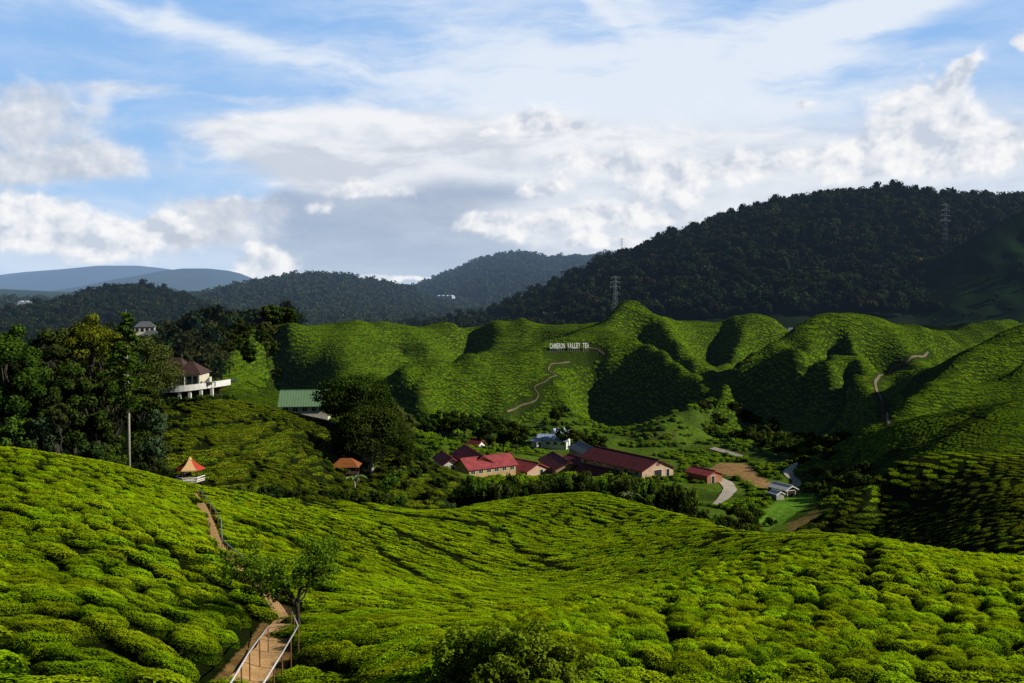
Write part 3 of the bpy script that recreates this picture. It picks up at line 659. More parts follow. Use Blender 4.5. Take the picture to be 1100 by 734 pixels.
def ridge(name, crest, d0, base, wf, wb, mat, relief=.25, nu=220, nt=70, seed=0, lower=0.0, dvar=0.0, freq=1.0):
    crest = sorted(crest); px = np.array([c[0] for c in crest], float); py = np.array([c[1] for c in crest], float)
    U = np.linspace(px[0], px[-1], nu); zc = np.array([at(u, np.interp(u, px, py), d0)[2] for u in U]) - lower; X0 = (U - CX) / F * d0 / CP
    T = np.linspace(-1, 1, nt)
    Z = np.zeros((nt, nu)); X = np.zeros((nt, nu)); Y = np.zeros((nt, nu))
    for j, tt in enumerate(T):
        w = wf if tt < 0 else wb
        y = d0 + tt * w + dvar * np.sin(X0 / d0 * 9 + seed)
        X[j] = X0 * (1 + .0 * tt); Y[j] = y
        hgt = np.maximum(zc - base, 0)
        q = (1 - abs(tt)); prof = q ** 1.15 * (1.15 - .15 * q)
        nx = X0 / (wf * .42) * freq + seed * 7.1 + fbm(X0 / (wf * .5) + tt * 1.4, np.full(nu, tt * 1.2 + seed), 2) * 1.1
        rid = 1 - np.abs(2 * vnoise(nx, np.full(nu, seed * 3.3 + tt * .9)) - 1)
        env = (1 - abs(tt)) * abs(tt) * 4
        Z[j] = base + hgt * prof + hgt * relief * (rid - .55) * env + hgt * .10 * fbm(X0 / (wf * .12), Y[j] / (wf * .12), 3) * np.minimum(1, env * 1.5)
    V = np.stack([X, Y, Z], -1).reshape(-1, 3); i = np.arange(nu * nt).reshape(nt, nu)
    Fq = np.stack([i[:-1, :-1], i[:-1, 1:], i[1:, 1:], i[1:, :-1]], -1).reshape(-1, 4)
    o = link(name, mesh_np(name, V, Fq, [mat], smooth=True)); o['kind'] = 'structure'
    return X, Y, Z
def crown_mesh(name, rng, ncard, size, mat, squash=1.0, lumps=5):
    """one tree of the forest: a lumpy dome of leaf clumps"""
    C = rng.normal(0, .42, (lumps, 3)); C[:, 2] = rng.uniform(.25, 1.0, lumps) * squash; C[0] = (0, 0, .8 * squash); R = rng.uniform(.38, .62, lumps)
    k = rng.integers(0, lumps, ncard); D = rng.normal(0, 1, (ncard, 3)); D[:, 2] = np.abs(D[:, 2]) * .9 - .15; D /= np.linalg.norm(D, axis=1)[:, None]
    P = C[k] + D * R[k][:, None] * rng.uniform(.8, 1.08, ncard)[:, None]
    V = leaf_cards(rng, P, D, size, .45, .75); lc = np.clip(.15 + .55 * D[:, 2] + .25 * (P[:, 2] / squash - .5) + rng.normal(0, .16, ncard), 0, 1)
    # dark heart and stem
    na = 7; A = np.linspace(0, 2*PI, na, endpoint=False); rows = [(.10, -.9), (.10, -.1), (.62, .3), (.60, .75), (.25, 1.05), (.02, 1.15)]
    dv = np.array([(r * math.cos(a), r * math.sin(a), z * squash if z > -.5 else z) for r, z in rows for a in A])
    df = np.array([(i*na+k2, i*na+(k2+1) % na, (i+1)*na+(k2+1) % na, (i+1)*na+k2) for i in range(len(rows)-1) for k2 in range(na)])
    return mesh_np(name, np.concatenate([dv, V]), np.concatenate([df, quads(ncard) + len(dv)]), [mat], {'lc': np.concatenate([np.zeros(len(dv)), np.repeat(lc, 4)])})
rf = np.random.default_rng(21)
CROWNS = [crown_mesh('forest_crown', rf, 150, .30, m_far, s, l) for s, l in ((1, 5), (1.15, 6), (.85, 5), (1.5, 6), (1.0, 7), (1.9, 5))]
CROWNS2 = [crown_mesh('forest_crown_far', rf, 60, .46, m_far2, s, l) for s, l in ((1, 5), (1.15, 6), (.85, 5), (1.5, 6))]
def forest(name, X, Y, Z, n, rmin, rmax, crowns, coll, mask=None, sink=.5):
    nt, nu = X.shape; a = rf.uniform(0, nu - 1.001, n * 3); b = rf.uniform(0, nt - 1.001, n * 3); i = a.astype(int); j = b.astype(int); a -= i; b -= j
    lerp = lambda M: (M[j, i] * (1-a) + M[j, i+1] * a) * (1-b) + (M[j+1, i] * (1-a) + M[j+1, i+1] * a) * b
    x, y, z = lerp(X), lerp(Y), lerp(Z)
    k = np.abs(x / y) < .64
    if mask is not None: k &= mask(x, y, z)
    x, y, z = x[k][:n], y[k][:n], z[k][:n]; n = len(x)
    r = rmin * (rmax / rmin) ** rf.beta(1.6, 2.2, n)
    put_forest(name, x, y, z, r, crowns, coll, sink)
def put_forest(name, x, y, z, r, crowns, coll, sink=.5):
    n = len(x); s = np.stack([r, r, r * rf.uniform(.8, 1.25, n)], 1)
    scatter(name, np.stack([x, y, z + r * sink - .3], 1), np.stack([rf.normal(0, .08, n), rf.normal(0, .08, n), rf.uniform(0, 6.28, n)], 1), s, rf.integers(0, len(crowns), n), coll)
    print('FOREST', name, n)
C1 = proto_collection('forest_trees', CROWNS); C2 = proto_collection('forest_trees_far', CROWNS2)
# big dark ridge on the right
R1 = [(380,372),(440,350),(480,343),(520,336),(560,318),(600,300),(630,287),(645,276),(670,270),(690,262),(715,250),(745,240),(780,228),(800,223),(830,215),(850,210),(880,207),(905,203),(930,201),(960,201),(1000,204),(1050,209),(1100,206),(1200,195),(1400,190),(1700,215)]
X, Y, Z = ridge('forest_ridge', R1, 1000, -50, 380, 300, m_ridge, .30, 320, 90, 2, lower=10)
forest('ridge_forest', X, Y, Z, 10500, 2.6, 7.4, CROWNS, C1, lambda x, y, z: (y < 1090) & ~((z < -22 + 26 * fbm(x / 60, y / 60, 3)) & (x > 90) & (y < 960)))
m_emer = leaf_mat('emergent_leaves', (.014, .020, .010), (.105, .115, .045), trans=.22, gloss=.0, hue_var=.16, haze=HAZE)
EMER = [crown_mesh('emergent_crown', rf, 150, .30, m_emer, s, l) for s, l in ((1.3, 5), (1.7, 6), (1.0, 6))]
C3 = proto_collection('emergent_trees', EMER)
forest('emergent_forest', X, Y, Z, 700, 3.6, 7.0, EMER, C3, lambda x, y, z: (y < 1060) & (z > -25) & (fbm(x / 70, y / 70 + z / 40, 3) > .02), .75)
# bare green shoulder in front of it, far right
R2 = [(800,362),(850,352),(900,338),(940,318),(980,296),(1020,270),(1060,243),(1100,222),(1200,205),(1400,200),(1700,215)]
X, Y, Z = ridge('grassy_shoulder', R2, 800, -48, 190, 150, m_slope, .16, 260, 70, 4, lower=0)
forest('shoulder_scrub', X, Y, Z, 500, 1.2, 3.0, CROWNS2, C2, lambda x, y, z: fbm(x / 45, y / 45, 3) > .06)
# ridges behind, towards the left
R3 = [(300,345),(360,335),(400,322),(430,312),(450,305),(465,299),(480,292),(500,284),(515,278),(530,273),(550,270),(570,271),(590,274),(620,273),(640,272),(700,268),(760,272),(850,290)]
X, Y, Z = ridge('distant_ridge', R3, 2500, -60, 800, 500, m_ridge, .30, 260, 80, 5, lower=17)
forest('distant_forest', X, Y, Z, 7000, 6, 11, CROWNS2, C2, lambda x, y, z: (y < 2620) & (x < 520))
R4 = [(120,350),(170,335),(200,322),(225,316),(240,312),(262,306),(285,300),(305,296),(320,294),(345,292),(365,294),(385,298),(405,301),(425,304),(440,309),(455,316),(475,322),(500,326),(540,330),(600,345)]
X, Y, Z = ridge('wooded_hill', R4, 1800, -60, 620, 400, m_ridge, .26, 240, 80, 8, lower=14)
forest('wooded_hill_forest', X, Y, Z, 8000, 5, 9, CROWNS2, C2, lambda x, y, z: y < 1900)
R5 = [(20,348),(60,332),(85,320),(100,314),(118,309),(135,307),(152,307),(170,310),(188,315),(205,322),(220,330),(240,342),(262,352),(300,366)]
X, Y, Z = ridge('near_wooded_hill', R5, 1150, -50, 330, 250, m_ridge, .2, 200, 70, 11, lower=10)
forest('near_wooded_hill_forest', X, Y, Z, 4500, 4, 7.5, CROWNS, C1, lambda x, y, z: y < 1220)
R6 = [(-400,320),(-200,312),(-80,316),(0,318),(25,317),(45,317),(65,323),(85,328),(110,336),(150,345)]
X, Y, Z = ridge('left_wooded_hill', R6, 1500, -55, 420, 300, m_ridge, .22, 200, 70, 13, lower=15)
forest('left_wooded_hill_forest', X, Y, Z, 4000, 4.5, 8, CROWNS2, C2, lambda x, y, z: y < 1580)
R7 = [(-500,312),(0,310),(60,313),(90,314),(130,315),(220,312),(300,316),(420,318),(600,318),(800,316)]
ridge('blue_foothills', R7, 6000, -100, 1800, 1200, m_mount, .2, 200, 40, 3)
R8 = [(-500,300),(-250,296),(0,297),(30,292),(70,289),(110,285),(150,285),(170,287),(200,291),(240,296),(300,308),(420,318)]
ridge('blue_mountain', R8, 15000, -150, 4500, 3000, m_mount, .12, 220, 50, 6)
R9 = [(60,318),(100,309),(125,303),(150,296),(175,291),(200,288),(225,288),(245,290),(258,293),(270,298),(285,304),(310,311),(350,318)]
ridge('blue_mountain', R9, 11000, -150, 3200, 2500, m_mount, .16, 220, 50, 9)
# woodland on the ground beyond the plantation
def wood_on_ground(name, n, test, rmin, rmax, crowns, coll, d0, d1, u0, u1):
    y = np.exp(rf.uniform(math.log(d0), math.log(d1), n * 4)) ; x = rf.uniform(u0, u1, n * 4) * y
    p = (y / d1) ** .8 > rf.random(n * 4); x, y = x[p], y[p]; k = test(x, y); x, y = x[k][:n], y[k][:n]
    r = rmin * (rmax / rmin) ** rf.random(len(x)); put_forest(name, x, y, H(x, y), r, crowns, coll)
HILL_CUT = [(222,352),(250,345),(290,340),(290,450),(255,400)]
wood_on_ground('woodland', 2600, lambda x, y: poly_mask(x, y, WOODS) & (x / y < -.215) & (np.hypot(x - at(205, 420, 240)[0], y - 240) > 24) & ~poly_mask(x, y, HILL_CUT), 2.6, 5.2, CROWNS, C1, 235, 760, -.66, .66)

def valley_scrub():
    n = 14000; y = rf.uniform(195, 375, n); x = rf.uniform(-.13, .33, n) * y
    k = poly_mask(x, y, VALLEY); x, y = x[k], y[k]
    # planted along low terraces that follow the level of the ground, with open grass between
    z = H(x, y); band = np.sin(z * 3.4 + 3 * fbm(x / 30, y / 30, 2)); dn = fbm(x / 16, y / 16, 3)
    k = (dn + .22 * band > -.03)
    for p, c in ((ROADS[0], 4), (ROADS[1], 2.6), (ROADS[2], 2)): k &= line_dist(x, y, p) > c
    for poly in OPEN: k &= ~poly_mask(x, y, poly)
    x, y, z = x[k], y[k], z[k]; n = len(x); r = rf.uniform(.5, 1.15, n)
    scatter('valley_scrub', np.stack([x, y, z - .1], 1), np.stack([0 * r, 0 * r, rf.uniform(0, 6, n)], 1), np.stack([r * 1.15, r, r * rf.uniform(.5, 1.3, n)], 1), rf.integers(0, len(BUSH[3]), n), proto_collection('valley_bush', BUSH[3]))
    print('SCRUB', n)
OPEN = []
for pts in ([(760,503),(772,496),(800,496),(812,501),(817,511),(836,521),(832,529),(815,526),(800,517),(776,512)], [(812,562),(833,540),(855,526),(885,528),(890,552),(850,574),(828,580)],
            [(474,497),(520,490),(600,484),(640,474),(660,474),(732,496),(732,512),(690,513),(560,512),(490,518)], [(738,500),(772,502),(774,522),(738,518)], [(570,472),(612,468),(614,484),(568,484)], [(828,518),(856,518),(856,538),(828,538)], [(503,470),(520,470),(520,482),(503,482)]):
    h_ = [hit(a, b) for a, b in pts]; OPEN.append([(px_of(*p), p[1]) for p in h_])
valley_scrub()
# ---------------------------------------------------------------- single trees and shrubs
m_bark = plain_mat('bark', (.055, .045, .034), .9, .45, 6, .6)
m_pale = plain_mat('pale_bark', (.42, .39, .33), .85, .3, 5, .3)
LM = {
 'dark': leaf_mat('dark_leaves', (.008, .017, .005), (.060, .098, .014), trans=.22, gloss=0, hue_var=.04),
 'mid': leaf_mat('green_leaves', (.013, .030, .007), (.110, .185, .020), trans=.26, gloss=0, hue_var=.05),
 'yellow': leaf_mat('yellow_green_leaves', (.018, .034, .005), (.190, .245, .018), trans=.30, gloss=0, hue_var=.04),
 'olive': leaf_mat('olive_leaves', (.018, .030, .008), (.085, .120, .026), trans=.25, gloss=0, hue_var=.06),
 'fresh': leaf_mat('fresh_leaves', (.018, .045, .005), (.21, .32, .018), trans=.32, gloss=0, hue_var=.03),
 'silver': leaf_mat('silvery_leaves', (.020, .036, .018), (.115, .165, .075), trans=.22, gloss=0, hue_var=.04),
}
def spray(rng, C, R, n, size, flat=1.0, up=.25, shell=.55):
    """leaves in balls round C"""
    k = rng.integers(0, len(C), n); D = rng.normal(0, 1, (n, 3)); D /= np.linalg.norm(D, axis=1)[:, None]
    rad = (shell + (1 - shell) * rng.random(n)) * R[k]
    P = C[k] + D * rad[:, None] * np.array([1, 1, flat])
    N = D + np.array([0, 0, up]); V = leaf_cards(rng, P, N, size, .5, .6)
    lc = .38 * D[:, 2] + .30 + rng.normal(0, .16, n)
    return P, V, lc
def limb(rng, a, b, n=5, wob=.08, sag=0.0):
    a = np.asarray(a, float); b = np.asarray(b, float); L_ = np.linalg.norm(b - a); out = []
    for i in range(n + 1):
        t = i / n; p = a * (1 - t) + b * t
        if 0 < i < n: p = p + rng.normal(0, wob * L_ * .4, 3)
        p[2] -= sag * 4 * t * (1 - t); out.append(p)
    return out
def tree(name, label, loc, h, cr, seed, mat='dark', kind='broad', leaf=.35, n=6000, trunk_frac=.32, bark=None, tr=None, cat='tree', group=None, lean=(0, 0), blobs=34, flat=.8, rotz=0.0):
    rng = np.random.default_rng(seed); root = thing(name, label, cat, loc, rotz, group)
    tr = tr or h * .022; bark = bark or m_bark; wood = MB(); top = np.array([lean[0], lean[1], h])
    if kind == 'broad':
        z0 = h * trunk_frac; ch = (h - z0) / 2; cc = np.array([lean[0] * .7, lean[1] * .7, z0 + ch])
        D = rng.normal(0, 1, (blobs, 3)); D /= np.linalg.norm(D, axis=1)[:, None]; q = rng.uniform(.45, .95, blobs) ** .6
        C = cc + D * q[:, None] * np.array([cr, cr, ch]) * .80
        # crown narrower at the foot, bulging at the shoulder
        zz = (C[:, 2] - z0) / (2 * ch); C[:, :2] = cc[:2] + (C[:, :2] - cc[:2]) * (.65 + .5 * np.sin(np.clip(zz, 0, 1) * PI))[:, None]
        R = rng.uniform(.16, .34, blobs) * cr
        wood.tube(limb(rng, (0, 0, -.6), cc + (0, 0, ch * .3), 6, .05), [tr * (1.25 - .15 * i) for i in range(7)], 8)
        for i in range(0, blobs, 2):
            s = np.array([0, 0, z0 * .7]) + (cc - (0, 0, z0 * .7)) * rng.uniform(.1, .8); s[2] = min(s[2], C[i][2])
            wood.tube(limb(rng, s, C[i], 4, .1), [tr * .42, tr * .34, tr * .26, tr * .18, tr * .08], 5)
        P, V, lc = spray(rng, C, R, n, leaf, flat)
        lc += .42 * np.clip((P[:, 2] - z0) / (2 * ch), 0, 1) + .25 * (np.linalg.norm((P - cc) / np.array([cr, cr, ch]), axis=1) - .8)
    elif kind == 'dome':
        z0 = h * trunk_frac; ch = h - z0
        D = rng.normal(0, 1, (blobs, 3)); D[:, 2] = np.abs(D[:, 2]) * 1.0 - .28; D /= np.linalg.norm(D, axis=1)[:, None]
        C = np.array([0, 0, z0 + ch * .30]) + D * np.array([cr, cr, ch * .66]) * rng.uniform(.70, .86, blobs)[:, None]; R = rng.uniform(.20, .30, blobs) * cr
        wood.tube(limb(rng, (0, 0, -.8), (0, 0, z0 + ch * .4), 5, .04), [tr * (1.2 - .14 * i) for i in range(6)], 8)
        for i in range(0, blobs, 2):
            wood.tube(limb(rng, (0, 0, z0 * rng.uniform(.6, 1.2)), C[i], 4, .08), [tr * .4, tr * .3, tr * .22, tr * .15, tr * .06], 5)
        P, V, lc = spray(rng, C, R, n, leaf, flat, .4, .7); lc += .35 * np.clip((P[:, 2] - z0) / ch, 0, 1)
    elif kind == 'conifer':
        wood.tube([(0, 0, -.5), (.04 * h * .1, 0, h * .4), (0, .05, h * .75), tuple(top)], [tr, tr * .8, tr * .45, tr * .1], 8)
        C = []; R = []
        for z in np.arange(trunk_frac * h, h * .985, h * .026):
            f = (z - trunk_frac * h) / (h * (1 - trunk_frac)); ln = cr * (1.06 - f) ** .7 * (.35 + .65 * min(1, f * 4 + .15))
            for k in range(4):
                a = rng.uniform(0, 2 * PI); l_ = ln * rng.uniform(.55, 1.1); e = np.array([math.cos(a) * l_, math.sin(a) * l_, z + l_ * rng.uniform(-.12, .22)])
                wood.tube([(0, 0, z), tuple(e * .5 + np.array([0, 0, z * .5 + .1 * l_])), tuple(e)], [tr * .18, tr * .13, tr * .05], 4, False)
                for t in np.linspace(.3, 1, 5): C.append(np.array([e[0] * t, e[1] * t, z + (e[2] - z) * t + .1 * l_ * math.sin(t * PI)])); R.append(.10 * cr + .12 * l_)
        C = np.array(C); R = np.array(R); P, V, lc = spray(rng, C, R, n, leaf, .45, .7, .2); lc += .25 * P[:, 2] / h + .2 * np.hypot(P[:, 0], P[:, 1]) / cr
    elif kind == 'umbrella':
        C = []; R = []
        wood.tube(limb(rng, (0, 0, -.3), (lean[0] * .25, lean[1] * .25, h * .38), 4, .08), [tr * 1.2, tr * 1.05, tr * .95, tr * .9, tr * .8], 8)
        for k in range(9):
            a = 2 * PI * k / 9 + rng.uniform(-.3, .3); l_ = cr * rng.uniform(.6, 1.05); e = np.array([lean[0] + math.cos(a) * l_, lean[1] + math.sin(a) * l_ * .9, h * rng.uniform(.72, .98)])
            s = np.array([lean[0] * .25, lean[1] * .25, h * rng.uniform(.28, .4)]); pts = limb(rng, s, e, 5, .1, -.06 * h)
            wood.tube(pts, [tr * .55, tr * .45, tr * .36, tr * .27, tr * .18, tr * .08], 6)
            for q in (2, 3, 4, 5):
                for _ in range(3): C.append(pts[q] + rng.normal(0, .16 * cr, 3) * np.array([1, 1, .45]) + (0, 0, .04 * h)); R.append(cr * rng.uniform(.12, .22))
        C = np.array(C); R = np.array(R); P, V, lc = spray(rng, C, R, n, leaf, .55, .7, .3); lc += .3 * (P[:, 2] - h * .5) / (h * .5)
    elif kind == 'shrub':
        C = np.stack([rng.normal(0, .42, blobs) * cr, rng.normal(0, .42, blobs) * cr, rng.uniform(.2, .82, blobs) * h], 1); rr_ = np.hypot(C[:, 0], C[:, 1]) / cr; C[:, 2] *= np.clip(1.15 - .5 * rr_ ** 2, .3, 1); R = rng.uniform(.18, .34, blobs) * min(cr, h)
        for i in range(0, blobs, 2): wood.tube(limb(rng, (C[i][0] * .25, C[i][1] * .25, -.4), C[i], 3, .06), [tr, tr * .7, tr * .4, tr * .15], 5)
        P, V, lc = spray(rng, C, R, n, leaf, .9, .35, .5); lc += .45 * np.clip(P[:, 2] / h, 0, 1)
    wood.build('trunk', bark, root, smooth=True)
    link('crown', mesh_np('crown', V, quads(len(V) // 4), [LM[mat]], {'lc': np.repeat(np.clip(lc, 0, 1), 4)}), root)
    return root
def copy_tree(src, loc, rotz, s, label=None, group=None):
    r = src.copy(); COL.objects.link(r); r.location = tuple(loc); r.rotation_euler[2] = rotz; r.scale = s if hasattr(s, '__len__') else (s, s, s)
    if label: r['label'] = label
    if group: r['group'] = group
    for ch in list(src.children):
        c = ch.copy(); COL.objects.link(c); c.parent = r; c.matrix_parent_inverse = ch.matrix_parent_inverse.copy()
    return r
def spot(px, d): return ground_at(px, d)
def size(npx, d): return npx * d / F
# --- grove on the left
def grove(name, label, px, d, ytop, wpx, seed, **kw):
    g = spot(px, d); h = (row_of(d, g[2]) - ytop + 12) * d / F; return tree(name, label, g, h, wpx * d / F / 2, seed, **kw)
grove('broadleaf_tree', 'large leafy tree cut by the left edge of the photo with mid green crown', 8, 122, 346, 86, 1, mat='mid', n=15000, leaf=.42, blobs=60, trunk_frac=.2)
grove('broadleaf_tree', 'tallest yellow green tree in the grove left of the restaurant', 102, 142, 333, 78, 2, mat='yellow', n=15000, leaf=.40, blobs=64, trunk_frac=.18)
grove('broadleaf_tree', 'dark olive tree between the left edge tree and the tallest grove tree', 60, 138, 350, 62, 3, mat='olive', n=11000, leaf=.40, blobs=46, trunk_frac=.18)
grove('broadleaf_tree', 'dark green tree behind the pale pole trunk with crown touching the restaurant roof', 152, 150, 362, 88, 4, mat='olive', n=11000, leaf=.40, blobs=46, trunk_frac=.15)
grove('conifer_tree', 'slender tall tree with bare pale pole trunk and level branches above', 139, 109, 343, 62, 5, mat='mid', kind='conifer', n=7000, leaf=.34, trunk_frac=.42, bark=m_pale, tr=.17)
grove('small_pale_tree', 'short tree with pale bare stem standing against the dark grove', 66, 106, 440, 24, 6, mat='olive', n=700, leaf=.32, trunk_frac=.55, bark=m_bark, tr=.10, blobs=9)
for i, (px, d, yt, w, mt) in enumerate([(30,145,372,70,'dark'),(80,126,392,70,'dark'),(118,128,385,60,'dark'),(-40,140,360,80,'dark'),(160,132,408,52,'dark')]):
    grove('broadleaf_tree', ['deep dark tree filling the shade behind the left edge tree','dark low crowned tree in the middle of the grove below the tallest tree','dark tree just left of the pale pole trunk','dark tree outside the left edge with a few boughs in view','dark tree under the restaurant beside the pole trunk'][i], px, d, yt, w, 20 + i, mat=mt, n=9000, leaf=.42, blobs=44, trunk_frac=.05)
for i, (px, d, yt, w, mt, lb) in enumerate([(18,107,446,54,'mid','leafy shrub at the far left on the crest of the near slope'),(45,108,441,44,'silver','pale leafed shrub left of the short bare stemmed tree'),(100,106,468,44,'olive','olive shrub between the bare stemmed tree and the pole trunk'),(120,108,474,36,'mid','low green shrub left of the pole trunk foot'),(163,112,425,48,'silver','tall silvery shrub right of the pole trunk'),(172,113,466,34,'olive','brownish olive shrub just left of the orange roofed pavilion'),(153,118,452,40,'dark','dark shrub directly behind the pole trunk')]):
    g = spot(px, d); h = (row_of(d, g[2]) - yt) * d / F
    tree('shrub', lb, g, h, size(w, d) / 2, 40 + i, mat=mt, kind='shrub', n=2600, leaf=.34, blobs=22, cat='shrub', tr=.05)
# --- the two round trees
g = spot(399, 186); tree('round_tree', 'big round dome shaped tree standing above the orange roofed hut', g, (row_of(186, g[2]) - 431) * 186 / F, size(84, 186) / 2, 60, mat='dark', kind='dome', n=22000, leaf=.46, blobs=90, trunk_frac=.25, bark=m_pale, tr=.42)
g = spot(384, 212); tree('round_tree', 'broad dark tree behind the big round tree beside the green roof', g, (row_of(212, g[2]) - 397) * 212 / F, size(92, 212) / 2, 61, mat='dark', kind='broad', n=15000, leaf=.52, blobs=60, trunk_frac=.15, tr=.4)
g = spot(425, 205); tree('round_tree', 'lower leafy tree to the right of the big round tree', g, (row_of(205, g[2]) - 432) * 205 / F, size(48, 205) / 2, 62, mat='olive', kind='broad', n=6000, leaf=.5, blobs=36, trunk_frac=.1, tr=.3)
# --- tree beside the footpath
g = hit(323, 677); tree('path_tree', 'small spreading tree leaning over the footpath beside the handrail', g, 3.1, 2.6, 70, mat='fresh', kind='umbrella', n=11000, leaf=.12, bark=m_bark, tr=.085, lean=(-.75, .35))
# --- leafy shrubs at the bottom edge
for i, (px, py_, h, r) in enumerate([(500,738,1.5,1.15),(548,738,1.65,1.2),(592,742,1.15,.9)]):
    g = hit(px, py_); tree('leafy_shrub', ['round leaved shrub at the bottom edge, left one of three','round leaved shrub at the bottom edge, tallest and middle one of three','round leaved shrub at the bottom edge, right one of three'][i], g, h, r, 80 + i, mat='fresh', kind='shrub', n=5200, leaf=.11, blobs=34, cat='shrub', tr=.02)
# --- shrub band between the near slope and the red roofs
PS = [tree('hedge_shrub', 'x', (0, -50, -50), 3.2, 2.3, 90 + k, mat=('dark', 'mid', 'dark', 'olive')[k], kind='shrub', n=2200, leaf=.34, blobs=24, cat='shrub', tr=.06) for k in range(4)]
PT = [tree('valley_tree', 'x', (0, -60, -50), 9.0, 3.6, 110 + k, mat='dark', kind='broad', n=2600, leaf=.55, blobs=26, trunk_frac=(.12, .2, .3)[k], tr=.16) for k in range(3)]
rs = np.random.default_rng(77)
used = set()
def place(protos, k, loc, rot, s, label, group):
    p = protos[k % len(protos)]
    if id(p) not in used:
        used.add(id(p)); p.location = tuple(loc); p.rotation_euler[2] = rot; p.scale = s if hasattr(s, '__len__') else (s, s, s); p['label'] = label; p['group'] = group; return p
    return copy_tree(p, loc, rot, s, label, group)
k = 0
for px in np.arange(484, 742, 7.4):
    d = (186 if px < 560 else 196 if px < 690 else 190) + rs.uniform(-12, 12); p = spot(px + rs.uniform(-3, 3), d)
    ty = np.interp(px, [484, 500, 540, 580, 620, 690, 740], [516, 515, 509, 508, 506, 508, 515]) + rs.uniform(-3, 9)
    s = np.clip((at(px, ty, d)[2] - p[2]) / 3.1, .5, 2.2)
    place(PS, k * 7 + k // 3, p, rs.uniform(0, 6), (min(s, 1.25) * rs.uniform(.9, 1.1), min(s, 1.25) * rs.uniform(.9, 1.1), s), 'bushy shrub in the hedge band between the bright tea slope and the red roofs', 'shrubs of the hedge band below the red roofs'); k += 1
for px in np.arange(250, 490, 10.5):
    d = np.interp(px, [250, 300, 350, 430, 490], [119, 126, 140, 152, 166]) + rs.uniform(-3, 5); p = spot(px + rs.uniform(-4, 4), d)
    place(PS, k * 5 + k // 4, p, rs.uniform(0, 6), rs.uniform(.45, .85), 'scrubby bush in the gully between the near slope and the tea slope under the trees', 'scrub bushes in the gully'); k += 1
for (px, d, s) in [(742,176,.9),(752,168,1.0),(765,170,1.1),(778,160,1.0),(790,158,1.2),(800,170,1.1),(812,172,.9),(822,165,.7),(806,150,.8),(828,186,.6),(770,182,.9),(755,190,.7),(835,150,.55),(815,140,.5)]:
    place(PS, k * 3 + 1, spot(px, d), rs.uniform(0, 6), s * rs.uniform(.9, 1.15), 'shrub in the thicket between the white road and the small grass field', 'shrubs of the thicket beside the white road'); k += 1
for (px, d, s) in [(868,232,.8),(880,225,1.0),(893,228,1.1),(905,222,1.0),(915,215,1.1),(926,210,1.0),(938,205,.9),(900,205,.9),(912,198,.8),(925,192,.8),(890,212,.7),(875,246,.9),(862,258,.8),(890,250,.9),(905,240,.9),(880,268,.8),(925,228,.9)]:
    place(PS, k * 5 + 2, spot(px, d), rs.uniform(0, 6), s * rs.uniform(.95, 1.3), 'shrub in the dark thicket on the valley side right of the white shed', 'shrubs on the valley side right of the white shed'); k += 1
for (px, d, s) in [(190,205,.6),(198,203,.7),(206,204,.55),(214,203,.6),(221,204,.6),(228,205,.65),(234,206,.6),(241,208,.6),(247,212,.7),(183,203,.8),(252,216,.6)]:
    place(PS, k * 3 + 2, spot(px, d), rs.uniform(0, 6), s * rs.uniform(.75, .95), 'shrub growing on the bank below the white restaurant terrace', 'shrubs below the white terrace'); k += 1
for (px, d, s) in [(408,168,.8),(416,175,.9),(424,182,.9),(432,190,1.0),(440,200,.8),(436,176,.7),(448,186,.8),(458,192,.9),(466,200,.7),(472,186,.8),(420,160,.7),(444,166,.7),(462,172,.7),(430,158,.8),(410,186,.7),(452,206,.9),(446,215,1.1),(456,217,.8)]:
    place(PS, k * 3 + k // 2, spot(px, d), rs.uniform(0, 6), s * rs.uniform(.75, 1.0), 'overgrown bush on the slope right of the big round tree', 'bushes on the slope right of the round tree'); k += 1
kt = 0
for (px, d, s) in [(446,330,.85),(455,338,.95),(464,332,.9),(473,340,1.0),(482,334,.95),(491,340,1.0),(499,330,1.0),(517,322,1.15),(527,330,1.2),(524,310,1.1),(437,318,.8),(508,338,.95)]:
    place(PT, kt * 2 + kt // 3, spot(px, d), rs.uniform(0, 6), s, 'dark tree in the row at the foot of the tea hill behind the red roofs', 'trees in the dark row behind the red roofs'); kt += 1
for (px, d, s, lb) in [(541,296,1.28,'tall dark tree with thin trunk behind the left red roofs'),(555,296,1.2,'tall dark tree next right with thin trunk in front of the blue white roof'),(607,318,.95,'dark tree rising behind the blue white roof'),(620,300,1.1,'dark tree in front of the right end of the blue white roof'),(641,292,1.05,'dark tree standing at the upper end of the longest red roof'),(598,345,.8,'small tree left behind the blue white roof')]:
    place(PT, kt, spot(px, d), rs.uniform(0, 6), s, lb, None); kt += 1
for (px, d, s) in [(793,172,.75),(806,178,.62),(781,166,.55)]:
    place(PT, kt, spot(px, d), rs.uniform(0, 6), s, 'small dark tree above the thicket by the lower bend of the white road', 'small trees above the road thicket'); kt += 1
for i_ in range(62):
    px = rs.uniform(800, 908); f = (px - 800) / 108; d = np.interp(f, [0, .45, 1], [342, 312, 282]) + rs.uniform(-14, 34) * (1 - .3 * f)
    place(PS, i_ * 3 + 1, spot(px, d), rs.uniform(0, 6), rs.uniform(.9, 1.75), 'dark bush in the wooded hollow below the middle right tea hill', 'bushes in the wooded hollow on the right')
for i_ in range(10):
    px = rs.uniform(745, 800); place(PS, i_ * 3, spot(px, rs.uniform(338, 362)), rs.uniform(0, 6), rs.uniform(.7, 1.3), 'dark bush at the shaded foot of the tea hills beyond the far track', 'bushes at the shaded foot of the hills')
PD = [tree('hillside_tree', 'x', (0, -70, -50), 9.0, 3.8, 130 + q, mat=('dark', 'olive', 'dark')[q], kind='broad', n=3000, leaf=.6, blobs=30, trunk_frac=.04, tr=.16) for q in range(3)]
